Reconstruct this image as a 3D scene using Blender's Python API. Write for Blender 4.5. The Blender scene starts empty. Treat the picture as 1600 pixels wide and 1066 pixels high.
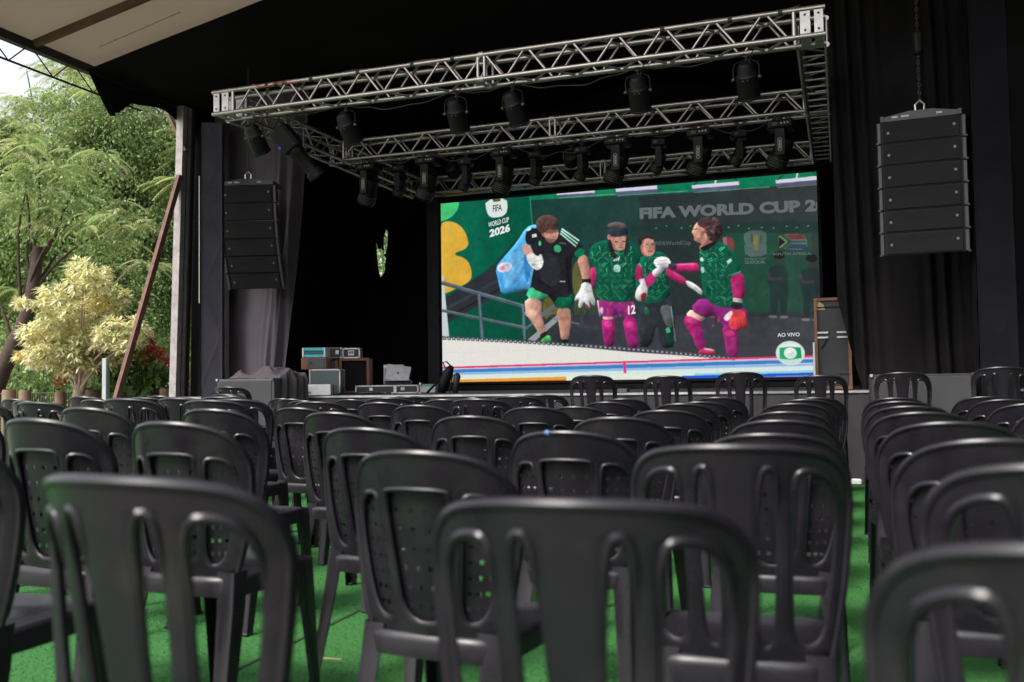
import bpy, bmesh, math, random
import numpy as np
from mathutils import Vector, Matrix

random.seed(7)
rng = np.random.default_rng(7)
SC = bpy.context.scene
COL = SC.collection
PI = math.pi
R = math.radians

# ------------------------------------------------------------------ camera
FPX, CX, CY, HC = 1450.0, 800.0, 533.0, 1.04
CAMR = np.array([[0.9422951, -0.02874172, -0.33354738],
                 [0.33445973, 0.03701787, 0.94168273],
                 [-0.01471837, -0.99890119, 0.04449471]])   # world <- camera (x right, y down, z forward)
cam = bpy.data.cameras.new('camera')
camo = bpy.data.objects.new('camera', cam)
COL.objects.link(camo)
cam.sensor_width = 36.0
cam.lens = 36.0 * FPX / 1600.0
cam.clip_start = 0.05
cam.clip_end = 2000
cam.dof.use_dof = True
cam.dof.focus_distance = 9.5
cam.dof.aperture_fstop = 3.0
rt, dn, fw = CAMR[:, 0], CAMR[:, 1], CAMR[:, 2]
camo.matrix_world = Matrix(((rt[0], -dn[0], -fw[0], 0), (rt[1], -dn[1], -fw[1], 0), (rt[2], -dn[2], -fw[2], HC), (0, 0, 0, 1)))
SC.camera = camo

# ------------------------------------------------------------------ sky, sun, exposure
SUN_EL, SUN_AZ = 50.0, 207.0          # compass-like: direction the light comes from, degrees from +Y clockwise
world = bpy.data.worlds.new('World')
SC.world = world
world.use_nodes = True
wn = world.node_tree
wn.nodes.clear()
sky = wn.nodes.new('ShaderNodeTexSky')
sky.sky_type = 'NISHITA'
sky.sun_disc = False
sky.sun_elevation = R(SUN_EL)
sky.sun_rotation = R(SUN_AZ)
sky.air_density = 1.2
sky.dust_density = 4.0
sky.ozone_density = 0.6
hs = wn.nodes.new('ShaderNodeHueSaturation')
hs.inputs['Saturation'].default_value = 0.38
bg = wn.nodes.new('ShaderNodeBackground')
bg.inputs['Strength'].default_value = 0.15
wo = wn.nodes.new('ShaderNodeOutputWorld')
wn.links.new(sky.outputs[0], hs.inputs['Color'])
wn.links.new(hs.outputs[0], bg.inputs['Color'])
wn.links.new(bg.outputs[0], wo.inputs['Surface'])
sun = bpy.data.lights.new('sun', 'SUN')
sun.energy = 1.8
sun.angle = R(18)
sun.color = (1.0, 0.95, 0.88)
suno = bpy.data.objects.new('sun', sun)
COL.objects.link(suno)
sd = Vector((math.sin(R(SUN_AZ)) * math.cos(R(SUN_EL)), math.cos(R(SUN_AZ)) * math.cos(R(SUN_EL)), math.sin(R(SUN_EL))))
suno.rotation_euler = sd.to_track_quat('Z', 'Y').to_euler()
suno.location = (0, -5, 20)
SC.view_settings.view_transform = 'Standard'
SC.view_settings.look = 'None'
EXPO = 1.2
SC.view_settings.exposure = EXPO
SC.view_settings.gamma = 1.0
SC.view_settings.use_curve_mapping = False
SC.cycles.max_bounces = 8
SC.cycles.transparent_max_bounces = 8

# ------------------------------------------------------------------ helpers
def ray(x, y):
    return CAMR @ np.array([x - CX, y - CY, FPX])
def at(x, y, Y):
    d = ray(x, y); t = Y / d[1]
    return Vector((d[0] * t, Y, d[2] * t + HC))
def atd(x, y, D):
    d = ray(x, y) / FPX * D
    return Vector((d[0], d[1], d[2] + HC))

def tag(o, label=None, cat=None, group=None, kind=None):
    if label: o['label'] = label
    if cat: o['category'] = cat
    if group: o['group'] = group
    if kind: o['kind'] = kind
    return o
def empty(name, loc=(0, 0, 0), rz=0.0):
    o = bpy.data.objects.new(name, None)
    o.empty_display_size = 0.1
    COL.objects.link(o)
    o.location = loc
    o.rotation_euler = (0, 0, rz)
    return o
def link(name, me, parent=None, loc=None, rot=None, scale=None):
    o = bpy.data.objects.new(name, me)
    COL.objects.link(o)
    if parent is not None: o.parent = parent
    if loc is not None: o.location = loc
    if rot is not None: o.rotation_euler = rot
    if scale is not None: o.scale = scale
    return o
def copy_tree(o, parent=None):
    c = o.copy()
    COL.objects.link(c)
    if parent is not None: c.parent = parent
    for ch in list(o.children):
        copy_tree(ch, c)
    return c

MATS = {}
def mat(name, col=(0.5, 0.5, 0.5), rough=0.6, metal=0.0, var=0.0, scale=8.0, bump=0.0, bscale=60.0, spec=0.5, rvar=0.0, col2=None, detail=5.0, emit=None, coat=0.0):
    if name in MATS: return MATS[name]
    m = bpy.data.materials.new(name)
    m.use_nodes = True
    nt = m.node_tree
    b = nt.nodes['Principled BSDF']
    b.inputs['Base Color'].default_value = (*col, 1)
    b.inputs['Roughness'].default_value = rough
    b.inputs['Metallic'].default_value = metal
    b.inputs['Specular IOR Level'].default_value = spec
    b.inputs['Coat Weight'].default_value = coat
    tc = nt.nodes.new('ShaderNodeTexCoord')
    if var > 0 or col2 is not None or rvar > 0:
        n = nt.nodes.new('ShaderNodeTexNoise')
        n.inputs['Scale'].default_value = scale
        n.inputs['Detail'].default_value = detail
        n.inputs['Roughness'].default_value = 0.6
        nt.links.new(tc.outputs['Object'], n.inputs['Vector'])
        mr = nt.nodes.new('ShaderNodeMapRange')
        mr.inputs['From Min'].default_value = 0.3
        mr.inputs['From Max'].default_value = 0.7
        nt.links.new(n.outputs['Fac'], mr.inputs['Value'])
        if var > 0 or col2 is not None:
            mx = nt.nodes.new('ShaderNodeMix')
            mx.data_type = 'RGBA'
            a = tuple(max(0, c * (1 - var)) for c in col)
            c2 = col2 if col2 is not None else tuple(min(1, c * (1 + var)) for c in col)
            mx.inputs['A'].default_value = (*a, 1)
            mx.inputs['B'].default_value = (*c2, 1)
            nt.links.new(mr.outputs['Result'], mx.inputs['Factor'])
            nt.links.new(mx.outputs['Result'], b.inputs['Base Color'])
        if rvar > 0:
            m2 = nt.nodes.new('ShaderNodeMapRange')
            m2.inputs['To Min'].default_value = max(0.03, rough - rvar)
            m2.inputs['To Max'].default_value = min(1, rough + rvar)
            nt.links.new(mr.outputs['Result'], m2.inputs['Value'])
            nt.links.new(m2.outputs['Result'], b.inputs['Roughness'])
    if bump > 0:
        n2 = nt.nodes.new('ShaderNodeTexNoise')
        n2.inputs['Scale'].default_value = bscale
        n2.inputs['Detail'].default_value = 4
        nt.links.new(tc.outputs['Object'], n2.inputs['Vector'])
        bp = nt.nodes.new('ShaderNodeBump')
        bp.inputs['Strength'].default_value = bump
        bp.inputs['Distance'].default_value = 0.01
        nt.links.new(n2.outputs['Fac'], bp.inputs['Height'])
        nt.links.new(bp.outputs[0], b.inputs['Normal'])
    if emit is not None:
        b.inputs['Emission Color'].default_value = (*emit[0], 1)
        b.inputs['Emission Strength'].default_value = emit[1]
    MATS[name] = m
    return m

def leafmat(name, trans=0.35, rough=0.5, spec=0.4):
    if name in MATS: return MATS[name]
    m = bpy.data.materials.new(name)
    m.use_nodes = True
    nt = m.node_tree
    b = nt.nodes['Principled BSDF']
    at_ = nt.nodes.new('ShaderNodeAttribute')
    at_.attribute_name = 'col'
    b.inputs['Roughness'].default_value = rough
    b.inputs['Specular IOR Level'].default_value = spec
    nt.links.new(at_.outputs['Color'], b.inputs['Base Color'])
    tr = nt.nodes.new('ShaderNodeBsdfTranslucent')
    nt.links.new(at_.outputs['Color'], tr.inputs['Color'])
    mx = nt.nodes.new('ShaderNodeMixShader')
    mx.inputs[0].default_value = trans
    out = nt.nodes['Material Output']
    nt.links.new(b.outputs[0], mx.inputs[1])
    nt.links.new(tr.outputs[0], mx.inputs[2])
    nt.links.new(mx.outputs[0], out.inputs['Surface'])
    MATS[name] = m
    return m

class MB:
    def __init__(s):
        s.v, s.f = [], []
    def add(s, vs, fs):
        n = len(s.v)
        s.v += [tuple(v) for v in vs]
        s.f += [tuple(i + n for i in f) for f in fs]
        return s
    def box(s, c, d, M=None, bev=0.0):
        x, y, z = d[0] / 2, d[1] / 2, d[2] / 2
        if bev > 0:
            b = min(bev, x * .9, y * .9, z * .9)
            vs, fs = [], []
            # chamfered box: 24 vertices
            def add(sx, sy, sz):
                vs.append((sx * x, sy * (y - b), sz * (z - b)))
                vs.append((sx * (x - b), sy * y, sz * (z - b)))
                vs.append((sx * (x - b), sy * (y - b), sz * z))
            idx = {}
            k = 0
            for sx in (-1, 1):
                for sy in (-1, 1):
                    for sz in (-1, 1):
                        add(sx, sy, sz); idx[(sx, sy, sz)] = k; k += 3
            I = lambda a, b_, c_, t: idx[(a, b_, c_)] + t
            for sg in (-1, 1):
                q = [I(sg, -1, -1, 0), I(sg, 1, -1, 0), I(sg, 1, 1, 0), I(sg, -1, 1, 0)]; fs.append(q if sg > 0 else q[::-1])
                q = [I(-1, sg, -1, 1), I(1, sg, -1, 1), I(1, sg, 1, 1), I(-1, sg, 1, 1)]; fs.append(q if sg < 0 else q[::-1])
                q = [I(-1, -1, sg, 2), I(1, -1, sg, 2), I(1, 1, sg, 2), I(-1, 1, sg, 2)]; fs.append(q if sg > 0 else q[::-1])
            for a in (-1, 1):
                for c_ in (-1, 1):
                    fs.append([I(a, c_, -1, 0), I(a, c_, 1, 0), I(a, c_, 1, 1), I(a, c_, -1, 1)])
                    fs.append([I(a, -1, c_, 0), I(a, 1, c_, 0), I(a, 1, c_, 2), I(a, -1, c_, 2)])
                    fs.append([I(-1, a, c_, 1), I(1, a, c_, 1), I(1, a, c_, 2), I(-1, a, c_, 2)])
            for sx in (-1, 1):
                for sy in (-1, 1):
                    for sz in (-1, 1):
                        fs.append([I(sx, sy, sz, 0), I(sx, sy, sz, 1), I(sx, sy, sz, 2)])
        else:
            vs = [(sx * x, sy * y, sz * z) for sx in (-1, 1) for sy in (-1, 1) for sz in (-1, 1)]
            fs = [(0, 1, 3, 2), (4, 6, 7, 5), (0, 4, 5, 1), (2, 3, 7, 6), (0, 2, 6, 4), (1, 5, 7, 3)]
        c = Vector(c)
        if M is None:
            vs = [c + Vector(v) for v in vs]
        else:
            vs = [c + (M @ Vector(v)) for v in vs]
        return s.add(vs, fs)
    def tube(s, pts, r, n=8, cap=True, closed=False):
        pts = [Vector(p) for p in pts]
        rs = r if isinstance(r, (list, tuple)) else [r] * len(pts)
        vs, fs = [], []
        N = len(pts)
        up = None
        for i, p in enumerate(pts):
            if closed:
                t = (pts[(i + 1) % N] - pts[i - 1])
            else:
                t = (pts[min(i + 1, N - 1)] - pts[max(i - 1, 0)])
            if t.length < 1e-9: t = Vector((0, 0, 1))
            t.normalize()
            if up is None:
                up = t.orthogonal().normalized()
            else:
                up = (up - t * up.dot(t))
                if up.length < 1e-6: up = t.orthogonal()
                up.normalize()
            w = t.cross(up)
            for k in range(n):
                a = 2 * PI * k / n
                vs.append(p + (up * math.cos(a) + w * math.sin(a)) * rs[i])
        for i in range(N if closed else N - 1):
            j = (i + 1) % N
            for k in range(n):
                fs.append((i * n + k, i * n + (k + 1) % n, j * n + (k + 1) % n, j * n + k))
        if cap and not closed:
            fs.append(tuple(range(n))[::-1])
            fs.append(tuple((N - 1) * n + k for k in range(n)))
        return s.add(vs, fs)
    def lathe(s, prof, n=16, M=None, cap=True):
        vs, fs = [], []
        for (r, z) in prof:
            for k in range(n):
                a = 2 * PI * k / n
                vs.append(Vector((r * math.cos(a), r * math.sin(a), z)))
        for i in range(len(prof) - 1):
            for k in range(n):
                fs.append((i * n + k, i * n + (k + 1) % n, (i + 1) * n + (k + 1) % n, (i + 1) * n + k))
        if cap:
            fs.append(tuple(range(n))[::-1])
            fs.append(tuple((len(prof) - 1) * n + k for k in range(n)))
        if M is not None:
            vs = [M @ v for v in vs]
        return s.add(vs, fs)
    def prism(s, poly, y0, y1, M=None):           # poly in (x, z), extruded along y
        n = len(poly)
        vs = [Vector((p[0], y0, p[1])) for p in poly] + [Vector((p[0], y1, p[1])) for p in poly]
        fs = [tuple(range(n)), tuple(range(2 * n - 1, n - 1, -1))]
        for k in range(n):
            fs.append((k, k + n, (k + 1) % n + n, (k + 1) % n))
        if M is not None: vs = [M @ v for v in vs]
        return s.add(vs, fs)
    def grid(s, fn, nu, nv):
        vs = [fn(i / nu, j / nv) for j in range(nv + 1) for i in range(nu + 1)]
        fs = [(j * (nu + 1) + i, j * (nu + 1) + i + 1, (j + 1) * (nu + 1) + i + 1, (j + 1) * (nu + 1) + i) for j in range(nv) for i in range(nu)]
        return s.add(vs, fs)
    def mesh(s, name, m=None, smooth=None):
        me = bpy.data.meshes.new(name)
        me.from_pydata(s.v, [], s.f)
        bm = bmesh.new(); bm.from_mesh(me)
        bmesh.ops.recalc_face_normals(bm, faces=bm.faces)
        bm.to_mesh(me); bm.free()
        if m is not None: me.materials.append(m)
        if smooth is not None:
            smooth_mesh(me, smooth)
        me.update()
        return me
    def build(s, name, m=None, parent=None, smooth=None, loc=None):
        return link(name, s.mesh(name, m, smooth), parent, loc)

def smooth_mesh(me, ang=40):
    me.polygons.foreach_set('use_smooth', [True] * len(me.polygons))
    if ang < 179:
        bm = bmesh.new(); bm.from_mesh(me)
        for e in bm.edges:
            if len(e.link_faces) == 2:
                if e.calc_face_angle(0) > R(ang): e.smooth = False
        bm.to_mesh(me); bm.free()

def fill2d(outlines, half, bev=0.0, name='flat'):
    cu = bpy.data.curves.new(name, 'CURVE')
    cu.dimensions = '2D'
    cu.fill_mode = 'BOTH'
    cu.extrude = half
    cu.bevel_depth = bev
    cu.bevel_resolution = 1
    cu.offset = -bev
    for o in outlines:
        sp = cu.splines.new('POLY')
        sp.points.add(len(o) - 1)
        for p, q in zip(sp.points, o): p.co = (q[0], q[1], 0, 1)
        sp.use_cyclic_u = True
    ob = bpy.data.objects.new(name, cu)
    COL.objects.link(ob)
    dg = bpy.context.evaluated_depsgraph_get()
    me = bpy.data.meshes.new_from_object(ob.evaluated_get(dg))
    bpy.data.objects.remove(ob)
    bpy.data.curves.remove(cu)
    return me
def cutgrid(me, xs, ys):
    bm = bmesh.new(); bm.from_mesh(me)
    bmesh.ops.remove_doubles(bm, verts=bm.verts, dist=1e-5)
    for x in xs:
        bmesh.ops.bisect_plane(bm, geom=bm.verts[:] + bm.edges[:] + bm.faces[:], plane_co=(x, 0, 0), plane_no=(1, 0, 0))
    for y in ys:
        bmesh.ops.bisect_plane(bm, geom=bm.verts[:] + bm.edges[:] + bm.faces[:], plane_co=(0, y, 0), plane_no=(0, 1, 0))
    return bm
def chaikin(p, n=2, closed=True):
    for _ in range(n):
        q = []
        N = len(p)
        rng_ = range(N) if closed else range(N - 1)
        if not closed: q.append(p[0])
        for i in rng_:
            a, b = p[i], p[(i + 1) % N]
            q.append(tuple(.75 * a[k] + .25 * b[k] for k in range(len(a))))
            q.append(tuple(.25 * a[k] + .75 * b[k] for k in range(len(a))))
        if not closed: q.append(p[-1])
        p = q
    return p
def srgb(c):
    c = [x / 255.0 for x in c]
    return tuple(x / 12.92 if x <= 0.04045 else ((x + 0.055) / 1.055) ** 2.4 for x in c)
WORDS = ['zero', 'one', 'two', 'three', 'four', 'five', 'six', 'seven', 'eight', 'nine', 'ten', 'eleven', 'twelve']
ORD = ['', 'first', 'second', 'third', 'fourth', 'fifth', 'sixth', 'seventh', 'eighth', 'ninth', 'tenth', 'eleventh', 'twelfth', 'thirteenth', 'fourteenth', 'fifteenth']

# ------------------------------------------------------------------ materials
M_PLASTIC = mat('black_plastic', (0.0085, 0.0070, 0.0104), 0.29, rvar=0.10, scale=5, bump=0.05, bscale=420, spec=0.37, var=0.25, col2=(0.0130, 0.0108, 0.0152), detail=9)
def _wear():
    # dust in soft patches, fine scratches and a different shade on every chair
    nt = M_PLASTIC.node_tree; b = nt.nodes['Principled BSDF']
    src = b.inputs['Base Color'].links[0].from_socket
    tc = nt.nodes.new('ShaderNodeTexCoord'); oi = nt.nodes.new('ShaderNodeObjectInfo')
    ad = nt.nodes.new('ShaderNodeVectorMath'); ad.operation = 'ADD'
    mu = nt.nodes.new('ShaderNodeMath'); mu.operation = 'MULTIPLY'; mu.inputs[1].default_value = 37.0
    nt.links.new(oi.outputs['Random'], mu.inputs[0]); nt.links.new(tc.outputs['Object'], ad.inputs[0]); nt.links.new(mu.outputs[0], ad.inputs[1])
    mp = nt.nodes.new('ShaderNodeMapping'); mp.inputs['Scale'].default_value = (3.0, 3.0, 60.0); mp.inputs['Rotation'].default_value = (.2, .9, .4)
    nt.links.new(ad.outputs[0], mp.inputs['Vector'])
    sc = nt.nodes.new('ShaderNodeTexNoise'); sc.inputs['Scale'].default_value = 6; sc.inputs['Detail'].default_value = 2
    nt.links.new(mp.outputs[0], sc.inputs['Vector'])
    r1 = nt.nodes.new('ShaderNodeMapRange'); r1.inputs['From Min'].default_value = .70; r1.inputs['From Max'].default_value = .80; r1.inputs['To Max'].default_value = .35
    nt.links.new(sc.outputs['Fac'], r1.inputs['Value'])
    du = nt.nodes.new('ShaderNodeTexNoise'); du.inputs['Scale'].default_value = 4.5; du.inputs['Detail'].default_value = 7
    nt.links.new(ad.outputs[0], du.inputs['Vector'])
    r2 = nt.nodes.new('ShaderNodeMapRange'); r2.inputs['From Min'].default_value = .58; r2.inputs['From Max'].default_value = .82; r2.inputs['To Max'].default_value = .30
    nt.links.new(du.outputs['Fac'], r2.inputs['Value'])
    mx = nt.nodes.new('ShaderNodeMath'); mx.operation = 'MAXIMUM'
    nt.links.new(r1.outputs['Result'], mx.inputs[0]); nt.links.new(r2.outputs['Result'], mx.inputs[1])
    m1 = nt.nodes.new('ShaderNodeMix'); m1.data_type = 'RGBA'; m1.inputs['B'].default_value = (0.055, 0.050, 0.046, 1)
    nt.links.new(mx.outputs[0], m1.inputs['Factor']); nt.links.new(src, m1.inputs['A'])
    nt.links.new(m1.outputs['Result'], b.inputs['Base Color'])
_wear()
M_ALU = mat('truss_aluminium', (0.37, 0.34, 0.32), 0.34, metal=0.85, var=0.18, scale=14, rvar=0.1)
M_ALUD = mat('truss_plate', (0.46, 0.45, 0.44), 0.45, metal=0.6, var=0.2, scale=10)
M_CLOTHB = mat('black_cloth', (0.0075, 0.0068, 0.0072), 0.95, var=0.25, scale=2.5, bump=0.25, bscale=300, spec=0.1)
M_CLOTHG = mat('faded_black_cloth', (0.078, 0.066, 0.078), 0.9, var=0.18, scale=1.6, bump=0.25, bscale=300, spec=0.15)
M_CLOTHM = mat('column_cloth', (0.034, 0.031, 0.042), 0.85, var=0.22, scale=2.2, bump=0.2, bscale=260, spec=0.2)
M_CLOTHR = mat('wing_cloth', (0.014, 0.0128, 0.014), 0.92, var=0.25, scale=2.0, bump=0.25, bscale=280, spec=0.06)
M_TARP = mat('beige_tarpaulin', (0.175, 0.135, 0.088), 0.75, var=0.07, scale=1.2, bump=0.08, bscale=30)
def _tarp():
    nt = M_TARP.node_tree; b = nt.nodes['Principled BSDF']; out = nt.nodes['Material Output']
    tr = nt.nodes.new('ShaderNodeBsdfTranslucent'); tr.inputs['Color'].default_value = (0.50, 0.40, 0.29, 1)
    mx = nt.nodes.new('ShaderNodeMixShader'); mx.inputs[0].default_value = 0.09
    nt.links.new(b.outputs[0], mx.inputs[1]); nt.links.new(tr.outputs[0], mx.inputs[2]); nt.links.new(mx.outputs[0], out.inputs['Surface'])
_tarp()
M_RUST = mat('rusty_steel', (0.10, 0.042, 0.028), 0.7, var=0.4, scale=9, bump=0.2, bscale=90)
M_BROWNST = mat('brown_rafter', (0.085, 0.042, 0.022), 0.65, var=0.3, scale=6)
M_GALV = mat('galvanised_post', (0.27, 0.245, 0.245), 0.55, metal=0.25, var=0.25, scale=7)
M_DARKST = mat('dark_steel', (0.012, 0.012, 0.013), 0.6, var=0.3, scale=9)
M_FIX = mat('fixture_black', (0.0045, 0.0045, 0.005), 0.55, spec=0.22, rvar=0.1, scale=12)
M_FIXG = mat('fixture_grey', (0.030, 0.029, 0.029), 0.5, var=0.2, scale=20)
M_GRILLE = mat('speaker_grille', (0.013, 0.0126, 0.0142), 0.7, var=0.2, scale=6, bump=0.5, bscale=700, spec=0.2)
M_CAB = mat('speaker_cabinet', (0.014, 0.014, 0.0155), 0.6, var=0.25, scale=8, bump=0.2, bscale=200, spec=0.2)
M_CABG = mat('sub_cabinet', (0.060, 0.060, 0.064), 0.65, var=0.2, scale=5, bump=0.2, bscale=220)
M_CHROME = mat('bright_metal', (0.45, 0.45, 0.45), 0.35, metal=0.9, var=0.2, scale=18)
M_WOOD = mat('case_wood', (0.20, 0.095, 0.045), 0.6, var=0.35, scale=10)
M_REDWOOD = mat('cabinet_wood', (0.16, 0.050, 0.022), 0.45, var=0.3, scale=8)
M_PANEL = mat('case_black_panel', (0.020, 0.020, 0.022), 0.55, var=0.25, scale=7)
M_WHITE = mat('white_paint', (0.62, 0.62, 0.62), 0.5, var=0.1, scale=9)
M_TEAL = mat('teal_plastic', (0.06, 0.42, 0.46), 0.4, var=0.1, scale=9)
M_LEDOFF = mat('led_lens', (0.10, 0.10, 0.11), 0.2)

# turf
def turf_mat():
    m = mat('green_turf', (0.016, 0.105, 0.030), 0.9, spec=0.15)
    nt = m.node_tree; b = nt.nodes['Principled BSDF']
    tc = nt.nodes.new('ShaderNodeTexCoord')
    n1 = nt.nodes.new('ShaderNodeTexNoise'); n1.inputs['Scale'].default_value = 420; n1.inputs['Detail'].default_value = 6
    n2 = nt.nodes.new('ShaderNodeTexNoise'); n2.inputs['Scale'].default_value = 1.6; n2.inputs['Detail'].default_value = 5
    mx = nt.nodes.new('ShaderNodeMix'); mx.data_type = 'RGBA'
    mx.inputs['A'].default_value = (0.020, 0.085, 0.019, 1); mx.inputs['B'].default_value = (0.044, 0.160, 0.044, 1)
    mx2 = nt.nodes.new('ShaderNodeMix'); mx2.data_type = 'RGBA'; mx2.blend_type = 'MULTIPLY'; mx2.inputs['Factor'].default_value = 0.45
    nt.links.new(tc.outputs['Object'], n1.inputs['Vector']); nt.links.new(tc.outputs['Object'], n2.inputs['Vector'])
    mr = nt.nodes.new('ShaderNodeMapRange'); mr.inputs['From Min'].default_value = .35; mr.inputs['From Max'].default_value = .65
    nt.links.new(n1.outputs['Fac'], mr.inputs['Value']); nt.links.new(mr.outputs['Result'], mx.inputs['Factor'])
    nt.links.new(mx.outputs['Result'], mx2.inputs['A']); nt.links.new(n2.outputs['Color'], mx2.inputs['B'])
    nt.links.new(mx.outputs['Result'], b.inputs['Base Color'])
    bp = nt.nodes.new('ShaderNodeBump'); bp.inputs['Strength'].default_value = 0.35; bp.inputs['Distance'].default_value = 0.01
    nt.links.new(n1.outputs['Fac'], bp.inputs['Height']); nt.links.new(bp.outputs[0], b.inputs['Normal'])
    return m
M_TURF = turf_mat()
M_SOIL = mat('pale_bounce_ground', (0.20, 0.18, 0.155), 0.95, var=0.25, scale=1.4, bump=0.4, bscale=20)  # unseen ground kept pale so that it bounces neutral light

# ------------------------------------------------------------------ setting
MB().grid(lambda u, v: ((u - .5) * 900 - 3, (v - .5) * 900 + 6, -0.012), 24, 24).build('ground', M_SOIL)['kind'] = 'structure'
STAGE_Y, STAGE_Z = 9.75, 0.912
TX0, TX1, TY0, TY1 = -9.4, 3.2, -0.2, 9.9
SEAMS_A = [-4.3, -2.3, -0.3, 1.7]
tf = MB().box(((TX0 + TX1) / 2, (TY0 + TY1) / 2, -0.004), (TX1 - TX0, TY1 - TY0, 0.008)).build('turf', M_TURF)
tf['kind'] = 'structure'
# blades of the near turf, left out along the seams between the rolls
def seam_dist(x, y):
    return np.abs(((x + 2.12 + 1.0) % 2.0) - 1.0)      # two-metre rolls laid towards the stage
def turf_blades():
    N = 170000
    X = rng.uniform(-4.2, 1.3, N); Y = 1.3 + 5.5 * rng.uniform(0, 1, N) ** 1.6
    k = seam_dist(X, Y) > 0.012
    X, Y = X[k], Y[k]; N = len(X)
    h = rng.uniform(.003, .007, N); a = rng.uniform(0, 2 * PI, N); w = .0022
    lx, ly = rng.normal(0, .004, N), rng.normal(0, .004, N)
    v = np.empty((N, 3, 3), np.float32)
    v[:, 0] = np.stack([X - np.cos(a) * w, Y - np.sin(a) * w, np.zeros(N)], 1)
    v[:, 1] = np.stack([X + np.cos(a) * w, Y + np.sin(a) * w, np.zeros(N)], 1)
    v[:, 2] = np.stack([X + lx, Y + ly, h], 1)
    me = bpy.data.meshes.new('turf_blades')
    me.vertices.add(N * 3); me.vertices.foreach_set('co', v.ravel())
    me.loops.add(N * 3); me.loops.foreach_set('vertex_index', np.arange(N * 3, dtype=np.int32))
    me.polygons.add(N); me.polygons.foreach_set('loop_start', np.arange(0, N * 3, 3, dtype=np.int32))
    c = np.array([.034, .128, .036]) * rng.uniform(.7, 1.3, (N, 1)) * (1 + rng.normal(0, .08, (N, 3)))
    addcol(me, np.repeat(np.clip(c, 0, 1), 3, 0))
    me.update(calc_edges=True)
    me.materials.append(leafmat('turf_blade', 0.2, 0.55, 0.3))
    return tag(link('turf_grass', me), 'short artificial grass blades between the near chairs', 'artificial grass', kind='stuff')
def addcol(me, rgb):
    a = me.color_attributes.new('col', 'FLOAT_COLOR', 'POINT')
    d = np.ones((len(me.vertices), 4), np.float32); d[:, :3] = rgb
    a.data.foreach_set('color', d.ravel())
turf_blades()
for k in range(6):
    MB().box((-6.12 + 2.0 * k, (TY0 + TY1) / 2, .0025), (.016, TY1 - TY0 - .02, .003)).build('turf_seam', mat('dark_seam', (.006, .022, .008), .95), tf)  # dark green strip along each joint between the turf rolls

# ---- stage
def build_stage():
    st = empty('stage', (-3.0, STAGE_Y, 0))
    X0, X1 = -8.4, 3.2
    MB().box(((X0 + X1) / 2 + 3.0, 2.7, STAGE_Z - .02), (X1 - X0, 5.4, .04), bev=.004).build('stage_deck', mat('stage_deck', (0.05, 0.047, 0.052), .7, var=.3, scale=3), st)
    def sk(u, v):
        x = X0 + (X1 - X0) * u
        return (x + 3.0, -.02 + .012 * math.sin(x * 9 + 2 * math.sin(x * 2.3)) * (1 - v * .7) + .006 * math.sin(x * 23), (STAGE_Z - .045) * v + .005)
    MB().grid(sk, 300, 4).build('stage_skirt', mat('stage_skirt', (0.024, 0.022, 0.026), .85, var=.25, scale=2.4, bump=.15, bscale=250), st, 180)
    MB().box(((X0 + X1) / 2 + 3.0, -.028, STAGE_Z - .012), (X1 - X0, .012, .022)).build('edge_trim', mat('edge_trim', (0.35, 0.35, 0.36), .4, metal=.6, var=.5, scale=4), st)
    tag(st, 'low black-skirted stage running under the video screen', 'stage')
build_stage()

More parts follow.
